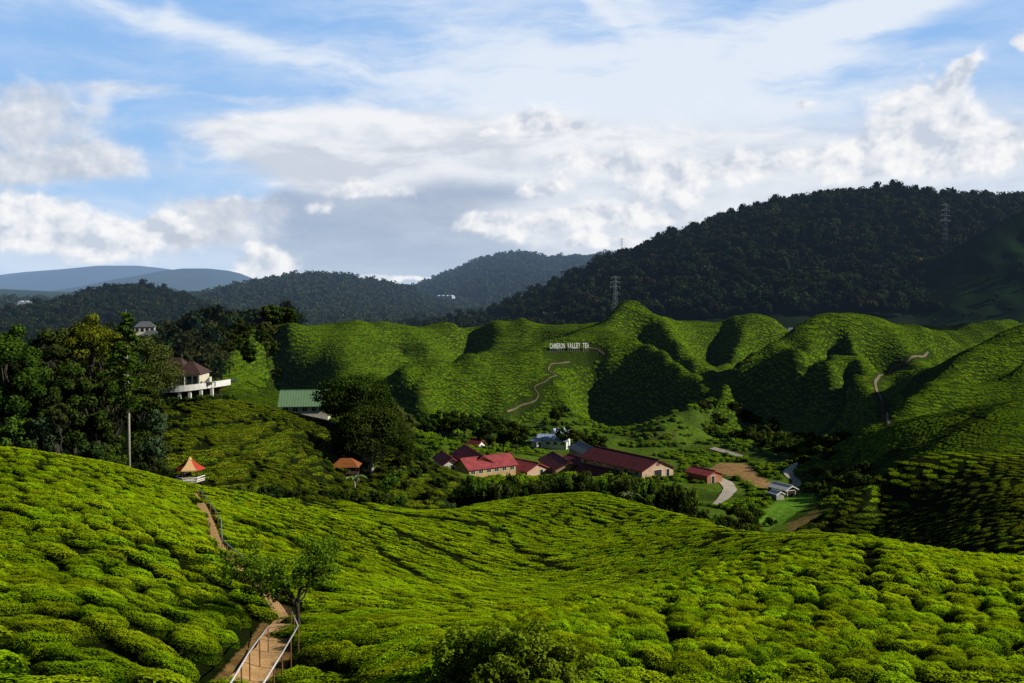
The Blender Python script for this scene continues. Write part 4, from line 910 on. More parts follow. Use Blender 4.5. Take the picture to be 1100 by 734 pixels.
for i_ in range(34):
    px = rs.uniform(232, 322); f = (px - 232) / 90; d = np.interp(f, [0, 1], [372, 462]) + rs.uniform(-20, 22)
    place(PD, i_ * 2 + i_ // 3, spot(px, d), rs.uniform(0, 6), rs.uniform(.55, 1.0) * (1.3 if 272 < px < 296 else 1), 'dark tree on the slope between the restaurant and the left tea hill', 'trees left of the left tea hill')
for (px, d, s) in [(180,236,1.0),(170,246,1.1),(192,244,1.1),(203,250,1.15),(214,246,1.0),(224,250,.9),(160,252,1.1),(232,258,.85),(210,262,1.2),(186,262,1.2)]:
    place(PD, kt, spot(px, d), rs.uniform(0, 6), s * .62, 'dark tree close behind the brown restaurant roof', 'trees behind the restaurant'); kt += 1
PT = PT + PD
for p in PS + PT:
    if id(p) not in used:
        for c in list(p.children): bpy.data.objects.remove(c)
        bpy.data.objects.remove(p)
# --- banana plants
m_ban = leaf_mat('banana_leaves', (.05, .09, .02), (.26, .34, .12), trans=.3, gloss=.02, hue_var=.02)
def banana(label, loc, h, seed, nl=9):
    rng = np.random.default_rng(seed); root = thing('banana_plant', label, 'plant', loc); st = MB().tube([(0, 0, -.4), (.05, 0, h * .25), (0, 0, h * .55)], [.14, .12, .08], 8); st.build('trunk', m_pale, root, smooth=True)
    V = []; Fs = []; lc = []
    for k_ in range(nl):
        a = 2 * PI * k_ / nl + rng.uniform(-.3, .3); l_ = h * rng.uniform(.6, .85); w = .12 * l_; b0 = len(V)
        for i in range(8):
            t = i / 7; r = l_ * (t * .75); z = h * .5 + l_ * (1.0 * t - .85 * t * t); ww = w * math.sin(PI * min(1, t * .92 + .06)) + .02
            c, s_ = math.cos(a), math.sin(a)
            for q, dz in ((-1, .0), (0, -.06 * l_), (1, .0)): V.append((c * r - s_ * ww * q, s_ * r + c * ww * q, z + dz)); lc.append(.4 + .5 * t)
        for i in range(7):
            for q in (0, 1): Fs.append((b0 + i*3 + q, b0 + i*3 + q + 1, b0 + i*3 + q + 4, b0 + i*3 + q + 3))
    link('crown', mesh_np('crown', V, Fs, [m_ban], {'lc': lc}), root)
banana('banana plant with pale fronds below the orange roofed hut', spot(381, 163), 3.4, 1)
banana('banana plant with pale fronds at the crest of the bright tea slope', spot(676, 166), 3.6, 2)
banana('banana plant right behind the longest red roof', spot(681, 268), 3.8, 3)
# ---------------------------------------------------------------- buildings
m_red = plain_mat('red_sheet_roof', (.42, .082, .085), .75, .45, .6, stripes=(1, 1.4, .35), spec=.08, col2=(.24, .055, .055))
m_maroon = plain_mat('maroon_sheet_roof', (.185, .046, .052), .75, .45, .5, stripes=(1, 1.4, .35), spec=.08, col2=(.135, .036, .040))
m_brown_roof = plain_mat('brown_tile_roof', (.080, .042, .032), .8, .35, 1.0, stripes=(2, 2.2, .6))
m_green_roof = plain_mat('green_sheet_roof', (.17, .29, .15), .7, .15, .5, stripes=(1, 1.5, .2), spec=.1)
m_orange_roof = plain_mat('orange_sheet_roof', (.36, .12, .03), .6, .3, .7, stripes=(1, 1.5, .4))
m_blue_roof = plain_mat('pale_blue_sheet_roof', (.46, .58, .74), .45, .15, .5, stripes=(1, 1.5, .3), spec=.4)
m_grey_roof = plain_mat('grey_sheet_roof', (.13, .14, .15), .6, .2, .6, stripes=(1, 1.5, .3))
m_peach = plain_mat('peach_wall', (.58, .39, .26), .85, .2, .8, .2)
m_yellow = plain_mat('yellow_wall', (.50, .34, .15), .85, .25, .8, .2)
m_orange = plain_mat('orange_wall', (.38, .16, .08), .85, .25, .8, .2)
m_white = plain_mat('white_paint', (.78, .76, .70), .6, .12, 1.2)
m_cream = plain_mat('cream_wall', (.62, .57, .44), .8, .18, .9, .15)
m_dark = plain_mat('dark_opening', (.020, .018, .016), .5, .2, 1)
m_glass = plain_mat('window_glass', (.025, .032, .038), .12, .2, 1, spec=.6)
m_timber = plain_mat('dark_timber', (.06, .035, .022), .8, .4, 4, .4)
m_conc = plain_mat('concrete', (.36, .34, .30), .9, .3, 1.0, .3)
m_steel = plain_mat('galvanised_steel', (.42, .44, .45), .45, .15, 3, metal=.6)
m_lattice = plain_mat('pale_steel', (.42, .44, .44), .55, .15, 3, haze=HAZE)
def axis_rot(a, b): return math.atan2(-(b[0] - a[0]), b[1] - a[1])       # local Y along a to b
def gable(name, label, cat, A, B, wd, hw, hr, wall, roof, over=.5, win=(0, 0), door=None, end_win=False, group=None, band=None, skirt=3.5, zbase=None):
    """gabled building, ridge from ground point A to B (x, y); wd wide, hw to the eaves, hr above them"""
    A = np.asarray(A, float); B = np.asarray(B, float); c = (A + B) / 2; L_ = np.hypot(*(B - A)[:2]); z = zbase if zbase is not None else c[2]
    r = thing(name, label, cat, (c[0], c[1], z), axis_rot(A, B), group); h = wd / 2
    MB().prism([(-h, -skirt), (h, -skirt), (h, hw), (0, hw + hr), (-h, hw)], -L_ / 2, L_ / 2).build('wall', wall, r)
    k = hr / h; e = h + over; m = MB()
    for s in (-1, 1):
        a0 = (0, hw + hr + .02); a1 = (s * e, hw - over * k + .02); t = .14
        m.prism([a0, a1, (a1[0], a1[1] + t), (0, a0[1] + t)] if s > 0 else [a0, (0, a0[1] + t), (a1[0], a1[1] + t), a1], -L_ / 2 - over, L_ / 2 + over)
    rf = m.build('roof', roof, r)
    MB().tube([(0, -L_ / 2 - over, hw + hr + .17), (0, L_ / 2 + over, hw + hr + .17)], .13, 6).build('ridge_cap', roof, rf)
    f = MB()
    for y in (-L_ / 2 - over - .05, L_ / 2 + over + .003):
        for s in (-1, 1): f.prism([(s * .0, hw + hr - .05), (s * e, hw - over * k - .05), (s * e, hw - over * k + .15), (s * .0, hw + hr + .15)], y, y + .047)
    f.build('fascia', roof if band is None else band, rf)
    for side in (-1, 1):
        n = win[0] if side < 0 else win[1]
        for i in range(n):
            y = -L_ / 2 + L_ * (i + .5) / n; ww, wh = min(1.3, L_ / n * .5), min(1.2, hw * .42); x = side * (h + .025); z0 = hw * .38
            fr = MB(); fr.box(x - .03, x + .03, y - ww/2 - .08, y + ww/2 + .08, z0 - .08, z0).box(x - .03, x + .03, y - ww/2 - .08, y + ww/2 + .08, z0 + wh, z0 + wh + .08).box(x - .03, x + .03, y - ww/2 - .08, y - ww/2, z0, z0 + wh).box(x - .03, x + .03, y + ww/2, y + ww/2 + .08, z0, z0 + wh).box(x - .025, x + .025, y - .03, y + .03, z0, z0 + wh)
            w_ = fr.build('window', m_white, r)
            MB().box(x - .022, x + .012, y - ww/2, y - .03, z0, z0 + wh).box(x - .022, x + .012, y + .03, y + ww/2, z0, z0 + wh).build('pane', m_glass, w_)
    if door is not None:
        for (x, w, hh) in door:
            y = -L_ / 2 - .04; dr = MB().box(x - w/2, x + w/2, y, y + .06, 0, hh).build('door', m_dark, r)
            MB().box(x - w/2 - .1, x - w/2, y - .02, y + .04, 0, hh + .1).box(x + w/2, x + w/2 + .1, y - .02, y + .04, 0, hh + .1).box(x - w/2, x + w/2, y - .02, y + .04, hh, hh + .1).build('frame', m_white, dr)
    if end_win:
        y = -L_ / 2 - .03; v = MB()
        for i in range(5): v.box(-.6, .6, y, y + .05, hw + hr * .35 + i * .14, hw + hr * .35 + i * .14 + .08)
        v.build('vent', m_timber, r)
    return r
def ridge_pt(px, py, z): d = z * -1; return at(px, py, z / ((at(px, py, 1.0))[2]))      # point of a ridge at known height
def gable_px(name, label, cat, pa, pb, zr, wd, hw, hr, wall, roof, **kw):
    """pb is the end nearer to the camera"""
    a = ridge_pt(pb[0], pb[1], zr); b = ridge_pt(pa[0], pa[1], zr); a[2] = b[2] = zr - hw - hr
    return gable(name, label, cat, a, b, wd, hw, hr, wall, roof, **kw)
gable_px('factory_hall', 'longest hall with maroon roof and peach gable end facing right', 'factory', (640.3, 480), (706.8, 494.3), -41.5, 10.0, 2.1, 2.2, m_peach, m_maroon, win=(6, 6), door=[(0, 2.4, 1.9), (3.2, 1.0, 1.8)], end_win=True)
gable_px('factory_hall', 'lower maroon roofed hall in front of the longest hall with orange gable end', 'factory', (611, 488.6), (666, 503.5), -44.6, 9.0, 1.8, 1.8, m_yellow, m_maroon, win=(6, 5), door=[(1.5, 1.4, 1.7)])
gable_px('factory_wing', 'short maroon roofed wing with a tree gap beside the left end of the lower hall', 'factory', (594, 486), (612, 497), -45.0, 7.5, 1.9, 1.7, m_yellow, m_maroon, win=(2, 2))
gable_px('long_house', 'mid red roofed long house with small bright peach gable end', 'house', (532.7, 488.7), (578, 498), -45.4, 7.4, 1.8, 1.6, m_peach, m_red, win=(5, 4), door=[(1.2, 1.1, 1.7)])
# L shaped bright red house on the left
a = at(496, 503, 250); b = at(546, 496.5, 258); zb = -47.4
gable('red_house', 'bright red roofed house with yellow front wall at the left end of the group', 'house', np.array([a[0], a[1], zb]), np.array([b[0], b[1], zb]), 7.0, 2.2, 2.1, m_yellow, m_red, win=(0, 6), zbase=zb)
a = at(519, 500, 252); b = at(499, 493, 270)
gable('red_house', 'bright red cross wing with pale ridge behind the yellow fronted red house', 'house', np.array([a[0], a[1], zb]), np.array([b[0], b[1], zb]), 7.0, 2.5, 2.2, m_yellow, m_red, win=(2, 2), zbase=zb)
a = at(486, 500, 255); b = at(475, 495, 266)
gable('small_red_house', 'small red roofed hut at the far left beside the bright red house', 'house', np.array([a[0], a[1], -47.4]), np.array([b[0], b[1], -47.4]), 4.6, 2.1, 1.5, m_white, m_red, win=(1, 1), door=[(0, .9, 1.9)], zbase=-47.4)
g = spot(512, 318); gable('small_red_house', 'tiny red roofed cottage with white end in front of the dark tree row', 'house', g + (1.6, -1.2, 0), g + (-1.6, 1.2, 0), 3.4, 2.2, 1.2, m_white, m_red, win=(1, 1), door=[(0, .8, 1.8)])
g = spot(593, 322); gable('pale_roofed_house', 'low white house with pale blue sheet roof behind the red roofs', 'house', g + (5.2, -1.4, 0), g + (-4.0, 1.2, 0), 6.0, 2.2, 1.5, m_white, m_blue_roof, win=(4, 4), door=[(0, 1, 2)])
g = spot(603, 330); gable('pale_roofed_house', 'second pale blue roof rising behind the right end of the low white house', 'house', g + (2.4, 1.6, 0), g + (-2.4, -1.6, 0), 5.0, 2.5, 1.7, m_white, m_blue_roof, win=(2, 2))
g = spot(577, 320); gable('white_shed', 'tiny white shed at the left end of the pale blue roofed house', 'shed', g + (.8, -1, 0), g + (-.8, 1, 0), 2.6, 2.3, .7, m_white, m_blue_roof, door=[(0, .8, 1.8)])
a = ridge_pt(637, 480, -44.2); b = ridge_pt(624, 478, -44.2); a[2] = b[2] = -48.4
gable('grey_roofed_shed', 'grey sheet roofed shed with white verge at the upper left of the longest hall', 'shed', a + (0, -3, 0), b + (0, 6, 0), 6.2, 2.8, 1.4, m_conc, m_grey_roof, win=(2, 2))
# hut beside the white road
g = hit(757, 517); a = g + (1.9, -2.6, 0); b = g + (-2.2, 3.4, 0); zb = g[2]
gable('red_hut', 'small orange hut with single red roof beside the curving white road', 'hut', np.array([a[0], a[1], zb]), np.array([b[0], b[1], zb]), 5.0, 2.0, .9, m_orange, m_red, win=(0, 2), door=[(-.6, 1.1, 1.8)], over=.35, zbase=zb)
g = hit(842, 533); gable('white_shed', 'white roofed open shed at the edge of the brown plot', 'shed', g + (1.1, -2.2, 0), g + (-1.6, 2.6, 0), 3.6, 1.9, .8, m_dark, m_white, door=[(0, 2.4, 1.7)], over=.3)
g = hit(834, 537); gable('white_shed', 'smaller lean shed left of the white roofed open shed', 'shed', g + (.6, -1.0, 0), g + (-.6, 1.4, 0), 2.2, 1.4, .5, m_conc, m_white, over=.2)
# green roof house
g = spot(325, 246); gable('green_roofed_house', 'house with pale green hipped sheet roof left of the round trees', 'house', g + (6.5, .6, .4), g + (-4.6, -.6, .4), 8.6, 2.7, 2.9, m_cream, m_green_roof, win=(5, 5), over=.8)
# orange roofed hut under the trees
g = spot(372, 174); r = thing('orange_roofed_hut', 'orange roofed shelter in deep shade under the round tree', 'hut', g)
MB().box(-2.0, 2.0, -1.3, 1.5, -1, .9).build('wall', m_timber, r)
for x in (-2.0, 0, 2.0):
    for y in (-1.5, 1.5): MB().box(x - .08, x + .08, y - .08, y + .08, -.5, 2.3).build('post', m_timber, r)
m = MB(); hx, hy, z0, z1 = 2.5, 2.1, 2.2, 3.5
m.add([(-hx,-hy,z0),(hx,-hy,z0),(hx,hy,z0),(-hx,hy,z0),(-1.0,0,z1),(1.0,0,z1)], [(0,1,5,4),(1,2,5),(2,3,4,5),(3,0,4),(3,2,1,0)]); m.build('roof', m_orange_roof, r)
# restaurant on the hill: hipped brown roofs over a curved white terrace
g = spot(205, 222); g[2] = at(205, 414.5, 222)[2]; r = thing('hill_restaurant', 'hill restaurant with brown hipped roof above a curved white terrace', 'restaurant', g)
s = 222 / F
m = MB()
def hip(m, x0, x1, y0, y1, z0, z1, rl):
    cx_, cy_ = (x0 + x1) / 2, (y0 + y1) / 2
    m.add([(x0,y0,z0),(x1,y0,z0),(x1,y1,z0),(x0,y1,z0),(cx_-rl,cy_,z1),(cx_+rl,cy_,z1)], [(0,1,5,4),(1,2,5),(2,3,4,5),(3,0,4),(3,2,1,0)])
hip(m, -20*s, 13*s, -1.2, 7.5, 12.5*s, 25.5*s, .35); m.build('roof', m_brown_roof, r)
m = MB(); hip(m, -46*s, -12*s, 3.5, 11, 15*s, 28*s, 1.6); m.build('roof', m_brown_roof, r)
MB().box(-18*s, 10*s, 0, 7, 1*s, 12.7*s).build('wall', m_cream, r)
MB().box(-44*s, -14*s, 4.2, 10.2, 1*s, 15.2*s).build('wall', m_cream, r)
for x in (-17, -11, -4, 3):
    d_ = MB().box(x*s, (x+5)*s, -.06, .02, 2*s, 10*s).build('window', m_timber, r); MB().box((x+.5)*s, (x+4.5)*s, -.09, -.05, 2.6*s, 9.4*s).build('pane', m_glass, d_)
for x in (-19, -5, 11): MB().tube([(x*s, -1.0, 0*s), (x*s, -1.0, 12.6*s)], .12, 8).build('post', m_cream, r)
# terrace: curved slab, parapet, grass on top, columns below
def arc(t): a_ = (-66 + 130 * t); return (-34 + 77 * t) * s, -5.2 - 2.6 * math.sin(PI * (t * .9 + .05)) + 5.5 * t ** 3, -.9 + 3.6 * t ** 1.25
n = 16; m = MB(); top = [arc(i / n) for i in range(n + 1)]
for i in range(n):
    (xa, ya, za), (xb, yb, zb) = top[i], top[i + 1]; za *= .35; zb *= .35
    m.add([(xa, ya, -.75+za), (xb, yb, -.75+zb), (xb, yb, .55+zb), (xa, ya, .55+za), (xa, ya+.3, -.75+za), (xb, yb+.3, -.75+zb), (xb, yb+.3, .55+zb), (xa, ya+.3, .55+za)], [(0,1,2,3),(3,2,6,7),(4,7,6,5),(0,4,5,1)])
ter = m.build('terrace_parapet', m_white, r)
m = MB(); m.add([(x, y + .3, .02 + z*.35) for x, y, z in top] + [(x, 9, .02 + z*.35) for x, y, z in top], [(i, i+1, n+2+i, n+1+i) for i in range(n)])
m.add([(x, y + .3, -.5 + z*.35) for x, y, z in top] + [(x, 9, -.5 + z*.35) for x, y, z in top], [(n+1+i, n+2+i, i+1, i) for i in range(n)])
m.build('terrace_floor', plain_mat('terrace_grass', (.06, .13, .03), .9, .3, 2), r)
for t in (.42, .55, .68, .80): x, y, z = arc(t); MB().box(x - .3, x + .3, y + .6, y + 1.2, -5.5, -.74 + z*.35).build('column', m_white, r)
MB().box(-30*s, 30*s, 1.0, 1.3, -5, -.6).build('lower_wall', m_timber, r)
MB().box(-32*s, 18*s, -5.2, 0, -4.2, -2.95).build('lower_floor', m_cream, r)
m = MB()
for i in range(9): m.box((12 + i*.95)*s, (13 + i*.95)*s, .0, 1.6, 1*s, (2 + i*.9)*s)
m.build('stair', m_cream, r)
q = thing('parasol_table', 'grey covered table at the far right end of the white terrace', 'table', g + np.array([29*s, -4.4, .55])); MB().box(-.9, .9, -.5, .5, .62, .70).build('top', m_conc, q)
for x in (-.75, .75):
    for y in (-.4, .4): MB().box(x-.05, x+.05, y-.05, y+.05, -.3, .62).build('leg', m_timber, q)
# houses far behind the restaurant
def far_house(label, px, py, d, w, h, wall, roof, rot=.3):
    p = at(px, py, d); r_ = thing('distant_house', label, 'house', p, rot); MB().box(-w/2, w/2, -3, 3, -h*1.6, h).build('wall', wall, r_)
    m_ = MB(); hip(m_, -w/2-.5, w/2+.5, -3.5, 3.5, h + .01, h + 2.2, w * .22); m_.build('roof', roof, r_)
    for i in range(4): x = -w/2 + w * (i + .5) / 4; MB().box(x-.6, x+.6, -3.04, -2.98, h*.15, h*.15 + 1.3).build('window', m_glass, r_)
far_house('pale two storey house among trees behind the grove, with darker block below', 156, 357, 400, 7.5, 2.2, m_cream, m_grey_roof)
far_house('long cream house just right of and below the pale two storey house', 163, 365, 396, 7.0, 1.5, m_cream, m_grey_roof, .1)
far_house('cream house on the forest slope right of the restaurant', 237, 361, 520, 12, 2.5, m_cream, m_white, .6)
far_house('small white building in the gap behind the main tea hill on the right', 849, 361, 505, 7, 2.0, m_white, m_grey_roof, .4)
m_poly = plain_mat('greenhouse_film', (.42, .46, .50), .4, .15, .3, haze=HAZE)
def greenhouse(label, px, py, d, w, ln, rot):
    p = at(px, py, d); r_ = thing('greenhouse', label, 'greenhouse', p, rot); n_ = 4
    for i in range(n_):
        m_ = MB(); x0 = -w/2 + w * i / n_; m_.prism([(x0 + w/n_ * t / 6, 2.5 + 2.2 * math.sin(PI * t / 6)) for t in range(7)] + [(x0 + w/n_, -1.5), (x0, -1.5)], -ln/2, ln/2); m_.build('bay', m_poly, r_)
greenhouse('long pale greenhouse on the distant forested ridge', 522, 307, 2100, 64, 26, .25)
greenhouse('small pale greenhouse low on the left flank of the distant ridge', 478, 320, 1750, 32, 16, -.3)
greenhouse('pale greenhouse on the distant ridge close to the dark forest ridge', 557, 304, 2150, 22, 12, .1)
greenhouse('pale greenhouse below the wooded hills at the far left', 32, 327, 1290, 26, 14, .2)
# ---------------------------------------------------------------- white hillside letters
sg = hit(611.5, 379); r = thing('hillside_sign', 'row of white capital letters standing on the dark tea hillside', 'sign', sg, math.radians(15))
m_letter = plain_mat('white_letter', (.80, .80, .76), .5, .08, 2)
w_px = 44 * sg[1] / F; txt = 'CAMERON VALLEY TEA'; adv = w_px / (len(txt) - .25)
for i, chx in enumerate(txt):
    if chx == ' ': continue
    cu = bpy.data.curves.new('letter', 'FONT'); cu.body = chx; cu.size = 2.9; cu.extrude = .10; cu.offset = .085; cu.align_x = 'CENTER'
    tmp = bpy.data.objects.new('tmp', cu); COL.objects.link(tmp); bpy.context.view_layer.update()
    me = bpy.data.meshes.new_from_object(tmp.evaluated_get(bpy.context.evaluated_depsgraph_get())); bpy.data.objects.remove(tmp)
    wl = max(v.co.x for v in me.vertices) - min(v.co.x for v in me.vertices); k_ = min(1.0, adv * .86 / wl)
    me.transform(Matrix.Diagonal((k_, 1, 1, 1))); me.transform(Matrix.Rotation(PI / 2, 4, 'X')); me.materials.clear(); me.materials.append(m_letter)
    x = -w_px / 2 + adv * (i + .4); gz = float(H(sg[0] + x, sg[1] + x * .27)) - sg[2]
    o = link('letter', me, r, (x, 0, 1.5))
    MB().box(x - .06, x + .06, .05, .17, min(gz, .3) - .5, 1.9).build('post', m_steel, r)
# ---------------------------------------------------------------- pylons
def pylon(label, px, py, d, h, arms=3, base=None):
    p = at(px, py, d); p[2] -= h; r_ = thing('pylon', label, 'pylon', p, .5); m_ = MB(); w = h * .042; rr = h * .0014 + .016
    lv = np.linspace(0, 1, 9)
    def cor(t): q = w * (1 - t) ** 1.3 + .5; return [np.array([sx * q, sy * q, h * t]) for sx, sy in ((-1,-1),(1,-1),(1,1),(-1,1))]
    for i in range(8):
        a_, b_ = cor(lv[i]), cor(lv[i+1])
        for k_ in range(4):
            m_.tube([a_[k_], b_[k_]], rr, 4, False); m_.tube([a_[k_], b_[(k_+1) % 4]], rr * .6, 4, False); m_.tube([b_[k_], a_[(k_+1) % 4]], rr * .6, 4, False); m_.tube([b_[k_], b_[(k_+1) % 4]], rr * .6, 4, False)
    m_.build('tower', m_lattice, r_)
    for i in range(arms):
        z = h * (.97 - .13 * i); l_ = h * (.13 + .02 * i)
        for s_ in (-1, 1):
            am = MB(); am.tube([(0, 0, z), (s_ * l_, 0, z)], rr, 4, False); am.tube([(0, 0, z + h * .04), (s_ * l_, 0, z)], rr * .7, 4, False); arm = am.build('crossarm', m_lattice, r_)
            MB().tube([(s_ * l_, 0, z), (s_ * l_, 0, z - h * .055)], rr * 1.3, 5).build('insulator', m_white, arm)
pylon('lattice pylon standing behind the highest tea hill', 661, 297, 560, 20)
pylon('lattice pylon on the dark forest ridge at upper right', 1016, 219, 850, 34, 4)
pylon('thin lattice mast breaking the skyline of the forest ridge', 668, 256, 1010, 24)
# ---------------------------------------------------------------- pavilion
m_fab_y = plain_mat('yellow_canopy', (.80, .50, .22), .8, .12, 2); m_fab_r = plain_mat('red_canopy', (.50, .055, .025), .8, .2, 2)
g = hit(205, 522); g = on_ground(g[0], g[1] + 1.3); pz = at(203, 515.5, g[1])[2]
pv = thing('pavilion', 'hexagonal garden pavilion with red and yellow canopy on a white railed deck', 'pavilion', (at(204, 510, g[1])[0], g[1], pz), math.radians(14))
R6, z0, z1 = 1.95, 1.55, 3.05
hexa = [(R6 * math.cos(math.radians(60 * k_ - 120)), R6 * math.sin(math.radians(60 * k_ - 120))) for k_ in range(6)]
for k_ in range(6):
    a_, b_ = hexa[k_], hexa[(k_ + 1) % 6]; m_ = MB(); t_ = .05
    mid = (.55 * (a_[0]), .55 * a_[1]), (.55 * b_[0], .55 * b_[1])
    m_.add([(*a_, z0), (*b_, z0), (*mid[1], z0 + .50), (*mid[0], z0 + .50), (0, 0, z1 - .08), (*a_, z0 - .14), (*b_, z0 - .14)], [(0,1,2,3),(3,2,4),(5,6,1,0)])
    m_.build('canopy_panel', m_fab_y if k_ % 2 == 0 else m_fab_r, pv)
MB().add([(.35*math.cos(PI/3*i), .35*math.sin(PI/3*i), z1 - .30) for i in range(6)] + [(0, 0, z1 + .05)], [(i, (i+1) % 6, 6) for i in range(6)]).build('roof_cap', m_fab_y, pv)
for k_ in range(6): MB().tube([(hexa[k_][0]*.9, hexa[k_][1]*.9, -1.2), (hexa[k_][0]*.9, hexa[k_][1]*.9, z0 + .02)], .06, 8).build('post', m_timber, pv)
MB().add([(x*.98, y*.98, z) for z in (-.12, 0) for x, y in hexa], [tuple(range(6))[::-1], tuple(range(6, 12))] + [(i, (i+1) % 6, 6+(i+1) % 6, 6+i) for i in range(6)]).build('deck', m_cream, pv)
for k_ in (0, 1, 5, 4):
    a_, b_ = hexa[k_], hexa[(k_+1) % 6]; m_ = MB()
    for zz in (.18, .52): m_.tube([(a_[0]*.97, a_[1]*.97, zz), (b_[0]*.97, b_[1]*.97, zz)], .065, 6)
    m_.build('railing', m_white, pv)
m_ = MB()
for k_ in range(6): x, y = hexa[k_]; m_.box(x*.8 - .12, x*.8 + .12, y*.8 - .12, y*.8 + .12, -1.6, -.12)
m_.build('stilts', m_timber, pv)
bn = thing('bench', 'dark bench on the left side of the pavilion deck', 'bench', (pv.location.x - .7, pv.location.y + .5, pz), .3)
MB().box(-.7, .7, -.2, .2, .38, .44).build('seat', m_timber, bn); MB().box(-.7, .7, .18, .23, .44, .85).build('backrest', m_timber, bn)
for x in (-.6, .6): MB().box(x-.04, x+.04, -.18, .18, 0, .38).build('leg', m_timber, bn)
# ---------------------------------------------------------------- person at the rail
def person(label, loc, rotz, shirt, trousers, seed=0):
    me = bpy.data.meshes.new('person'); J = {'pel': (0,0,.94), 'waist': (0,0,1.08), 'chest': (0,.01,1.32), 'neck': (0,0,1.47), 'head0': (0,-.01,1.56), 'head1': (0,-.02,1.70),
     'shl': (-.18,0,1.40), 'ell': (-.25,-.05,1.12), 'wrl': (-.18,-.28,1.02), 'hal': (-.16,-.36,1.01), 'shr': (.18,0,1.40), 'elr': (.26,-.04,1.12), 'wrr': (.19,-.27,1.02), 'har': (.17,-.35,1.01),
     'hpl': (-.09,0,.88), 'knl': (-.11,-.02,.50), 'anl': (-.11,.02,.09), 'tol': (-.12,-.14,.04), 'hpr': (.09,0,.88), 'knr': (.11,-.02,.50), 'anr': (.11,.02,.09), 'tor': (.12,-.14,.04)}
    Rr = {'pel': .15, 'waist': .13, 'chest': .155, 'neck': .06, 'head0': .09, 'head1': .085, 'shl': .075, 'ell': .048, 'wrl': .034, 'hal': .038, 'shr': .075, 'elr': .048, 'wrr': .034, 'har': .038, 'hpl': .10, 'knl': .062, 'anl': .045, 'tol': .04, 'hpr': .10, 'knr': .062, 'anr': .045, 'tor': .04}
    E_ = [('pel','waist'),('waist','chest'),('chest','neck'),('neck','head0'),('head0','head1'),('chest','shl'),('shl','ell'),('ell','wrl'),('wrl','hal'),('chest','shr'),('shr','elr'),('elr','wrr'),('wrr','har'),('pel','hpl'),('hpl','knl'),('knl','anl'),('anl','tol'),('pel','hpr'),('hpr','knr'),('knr','anr'),('anr','tor')]
    K = list(J); me.from_pydata([J[k_] for k_ in K], [(K.index(a_), K.index(b_)) for a_, b_ in E_], [])
    o = bpy.data.objects.new('person', me); COL.objects.link(o); o.modifiers.new('skin', 'SKIN'); sv = me.skin_vertices[0].data
    for i, k_ in enumerate(K): sv[i].radius = (Rr[k_], Rr[k_] * (.72 if k_ in ('chest', 'waist', 'pel') else 1))
    sv[0].use_root = True; o.modifiers.new('sub', 'SUBSURF').render_levels = 1; o.modifiers['sub'].levels = 1
    bpy.context.view_layer.update(); m2 = bpy.data.meshes.new_from_object(o.evaluated_get(bpy.context.evaluated_depsgraph_get())); bpy.data.objects.remove(o)
    skin = plain_mat('skin', (.42, .25, .17), .6, .1, 4); m2.materials.clear()
    for mm in (skin, shirt, trousers, m_timber): m2.materials.append(mm)
    for p in m2.polygons:
        c_ = p.center; p.use_smooth = True
        p.material_index = 0 if c_.z > 1.46 else 3 if c_.z < .08 else 2 if (c_.z < .95 and abs(c_.x) < .22 and c_.y > -.2) else 1 if (c_.z > 1.08 or abs(c_.x) < .15) and c_.y > -.12 else 0
    ob = link('person', m2, None, loc, rotz); tag(ob, label, 'person')
    hb = MB(); nn = 8
    hv = [(.098*math.sin(PI*i/8)*math.cos(2*PI*k_/nn), .01 + .105*math.sin(PI*i/8)*math.sin(2*PI*k_/nn), 1.66 + .11*math.cos(PI*i/8)) for i in range(5) for k_ in range(nn)]
    hb.add(hv, [(i*nn+k_, i*nn+(k_+1) % nn, (i+1)*nn+(k_+1) % nn, (i+1)*nn+k_) for i in range(4) for k_ in range(nn)]); hb.build('hair', m_dark, ob, smooth=True)
    return ob
person('person in a white top standing at the pavilion rail', (pv.location.x - .35, pv.location.y - .95, pz), .15, m_white, m_timber)
person('person in white standing on the restaurant terrace, left one of the two', tuple(at(188.0, 414.0, 219.6)), .3, m_white, m_timber)
person('person in pale blue standing on the restaurant terrace, right one of the two', tuple(at(191.5, 414.0, 219.9)), -.4, plain_mat('pale_blue_cloth', (.45, .55, .70), .8, .1, 3), m_dark)
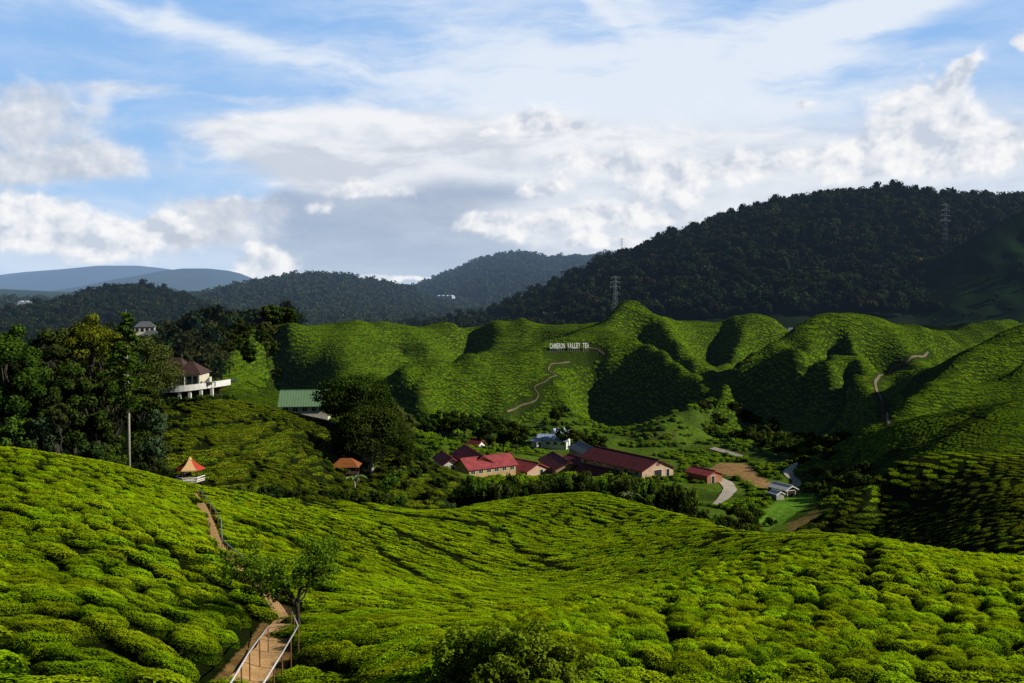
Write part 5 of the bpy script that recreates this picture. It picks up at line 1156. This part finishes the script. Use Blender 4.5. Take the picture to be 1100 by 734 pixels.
# ---------------------------------------------------------------- roads and footpaths as real strips on the ground
m_earth = plain_mat('earth_path', (.62, .37, .15), .95, .35, 1.2, .6, col2=(.44, .25, .09)); m_road = plain_mat('white_road', (.52, .45, .34), .9, .25, .6, .3); m_track = plain_mat('hill_track', (.20, .155, .10), .95, .35, .4, .4)
def strip(name, pts, w, mat, dz=.05, step=1.0, wob=.12, seed=0):
    P = np.array(pts)[:, :2]; s_ = np.r_[0, np.cumsum(np.hypot(*np.diff(P, axis=0).T))]; n_ = max(3, int(s_[-1] / step)); q = np.linspace(0, s_[-1], n_)
    X = np.interp(q, s_, P[:, 0]); Y = np.interp(q, s_, P[:, 1])
    for _ in range(2): X[1:-1] = (X[:-2] + 2*X[1:-1] + X[2:]) / 4; Y[1:-1] = (Y[:-2] + 2*Y[1:-1] + Y[2:]) / 4
    tx, ty = np.gradient(X), np.gradient(Y); l_ = np.hypot(tx, ty) + 1e-9; nx, ny = -ty / l_, tx / l_
    ww = (np.interp(q / q[-1], np.linspace(0, 1, len(w)), w) if hasattr(w, '__len__') else w) * (1 + wob * (fbm(q * .7, q * 0 + seed, 3) * 2)); V = []; m5 = np.array([-.5, -.25, 0, .25, .5])
    for k_ in m5: x, y = X + nx * ww * k_, Y + ny * ww * k_; V.append(np.stack([x, y, H(x, y) + dz], -1))
    V = np.array(V); i = np.arange(5 * n_).reshape(5, n_); Fq = np.stack([i[:-1, :-1], i[:-1, 1:], i[1:, 1:], i[1:, :-1]], -1).reshape(-1, 4)
    o = link(name, mesh_np(name, V.reshape(-1, 3), Fq, [mat], smooth=True)); o['kind'] = 'structure'
strip('footpath', P_LOW, [.8, 1.05, 1.0, 1.1], m_earth, .06, .4)
strip('footpath', P_MID, [.5, .45, .5, .7], m_earth, .05, .4, seed=2)
for i, p in enumerate(ROADS): strip('road', p, [(1.8, 3.0, 3.8), (2.4, 2.2, 2.4, 2.0), (2.4, 2.0)][i], m_road, .16, 1.0, seed=i)
for i, p in enumerate(HILL_PATHS): strip('hill_path', p, [.42, [.6, .6, .9, 1.1, .8], .5][i], m_track, .22, 1.0, .3, seed=5 + i)
strip('valley_track', trail((500,484), (513,483), (530,479)), 2.6, m_road, .16)
# earth steps up to the pavilion
P = np.array(P_STAIR); s_ = np.r_[0, np.cumsum(np.hypot(*np.diff(P[:, :2], axis=0).T))]; n_ = 22
stp = thing('earth_steps', 'worn earth steps climbing through the tea to the pavilion', 'steps', P[-1])
for i in range(n_):
    q = s_[-1] * (i + .5) / n_; x, y = np.interp(q, s_, P[:, 0]), np.interp(q, s_, P[:, 1]); x2, y2 = np.interp(q + .3, s_, P[:, 0]), np.interp(q + .3, s_, P[:, 1]); z = float(H(x, y))
    a_ = math.atan2(y2 - y, x2 - x) if q + .3 < s_[-1] else a_; dl = s_[-1] / n_
    w_ = MB().box(-dl * .46, dl * .46, -.32, .32, -.5, .10).box(dl * .36, dl * .47, -.36, .36, -.3, .17)
    w_.build('step', m_earth, stp, (x - P[-1][0], y - P[-1][1], z - P[-1][2]), a_)
# ---------------------------------------------------------------- handrails
m_rail = plain_mat('painted_rail', (.62, .60, .56), .45, .2, 3, spec=.4); m_rail2 = plain_mat('weathered_rail', (.30, .33, .34), .55, .3, 3); m_rail3 = plain_mat('rusty_post', (.22, .11, .05), .8, .4, 6)
def handrail(label, pix, h, rad, mat, posts):
    G = [hit_up(a_, b_, h) for a_, b_ in pix]; T = [p + np.array([0, 0, h]) for p in G]; r_ = thing('handrail', label, 'handrail', G[0]); o_ = G[0]
    MB().tube([t_ - o_ for t_ in T], rad, 8).build('rail', mat, r_, smooth=True)
    for i in range(len(T) - 1):
        for k_ in range(posts):
            t_ = k_ / posts; p = T[i] * (1 - t_) + T[i+1] * t_; z = float(H(p[0], p[1])); MB().tube([(p[0]-o_[0], p[1]-o_[1], z - .4 - o_[2]), (p[0]-o_[0], p[1]-o_[1], p[2] - o_[2])], rad * .9, 6).build('post', m_rail3, r_)
handrail('pale handrail along the left side of the lower footpath', [(288,673),(268,700),(246,737)], .95, .023, m_rail, 2)
handrail('pale handrail along the right side of the lower footpath beside the tree foot', [(320.5,672),(303,702),(281,737)], .95, .024, m_rail, 2)
handrail('short handrail piece above the bend of the lower footpath', [(313,657),(319.5,671)], .9, .022, m_rail, 2)
handrail('grey handrail beside the earth steps below the pavilion', [(213,525),(221,534),(231,548),(237.5,559),(238.5,579),(250,590),(266,602)], .9, .033, m_rail2, 2)
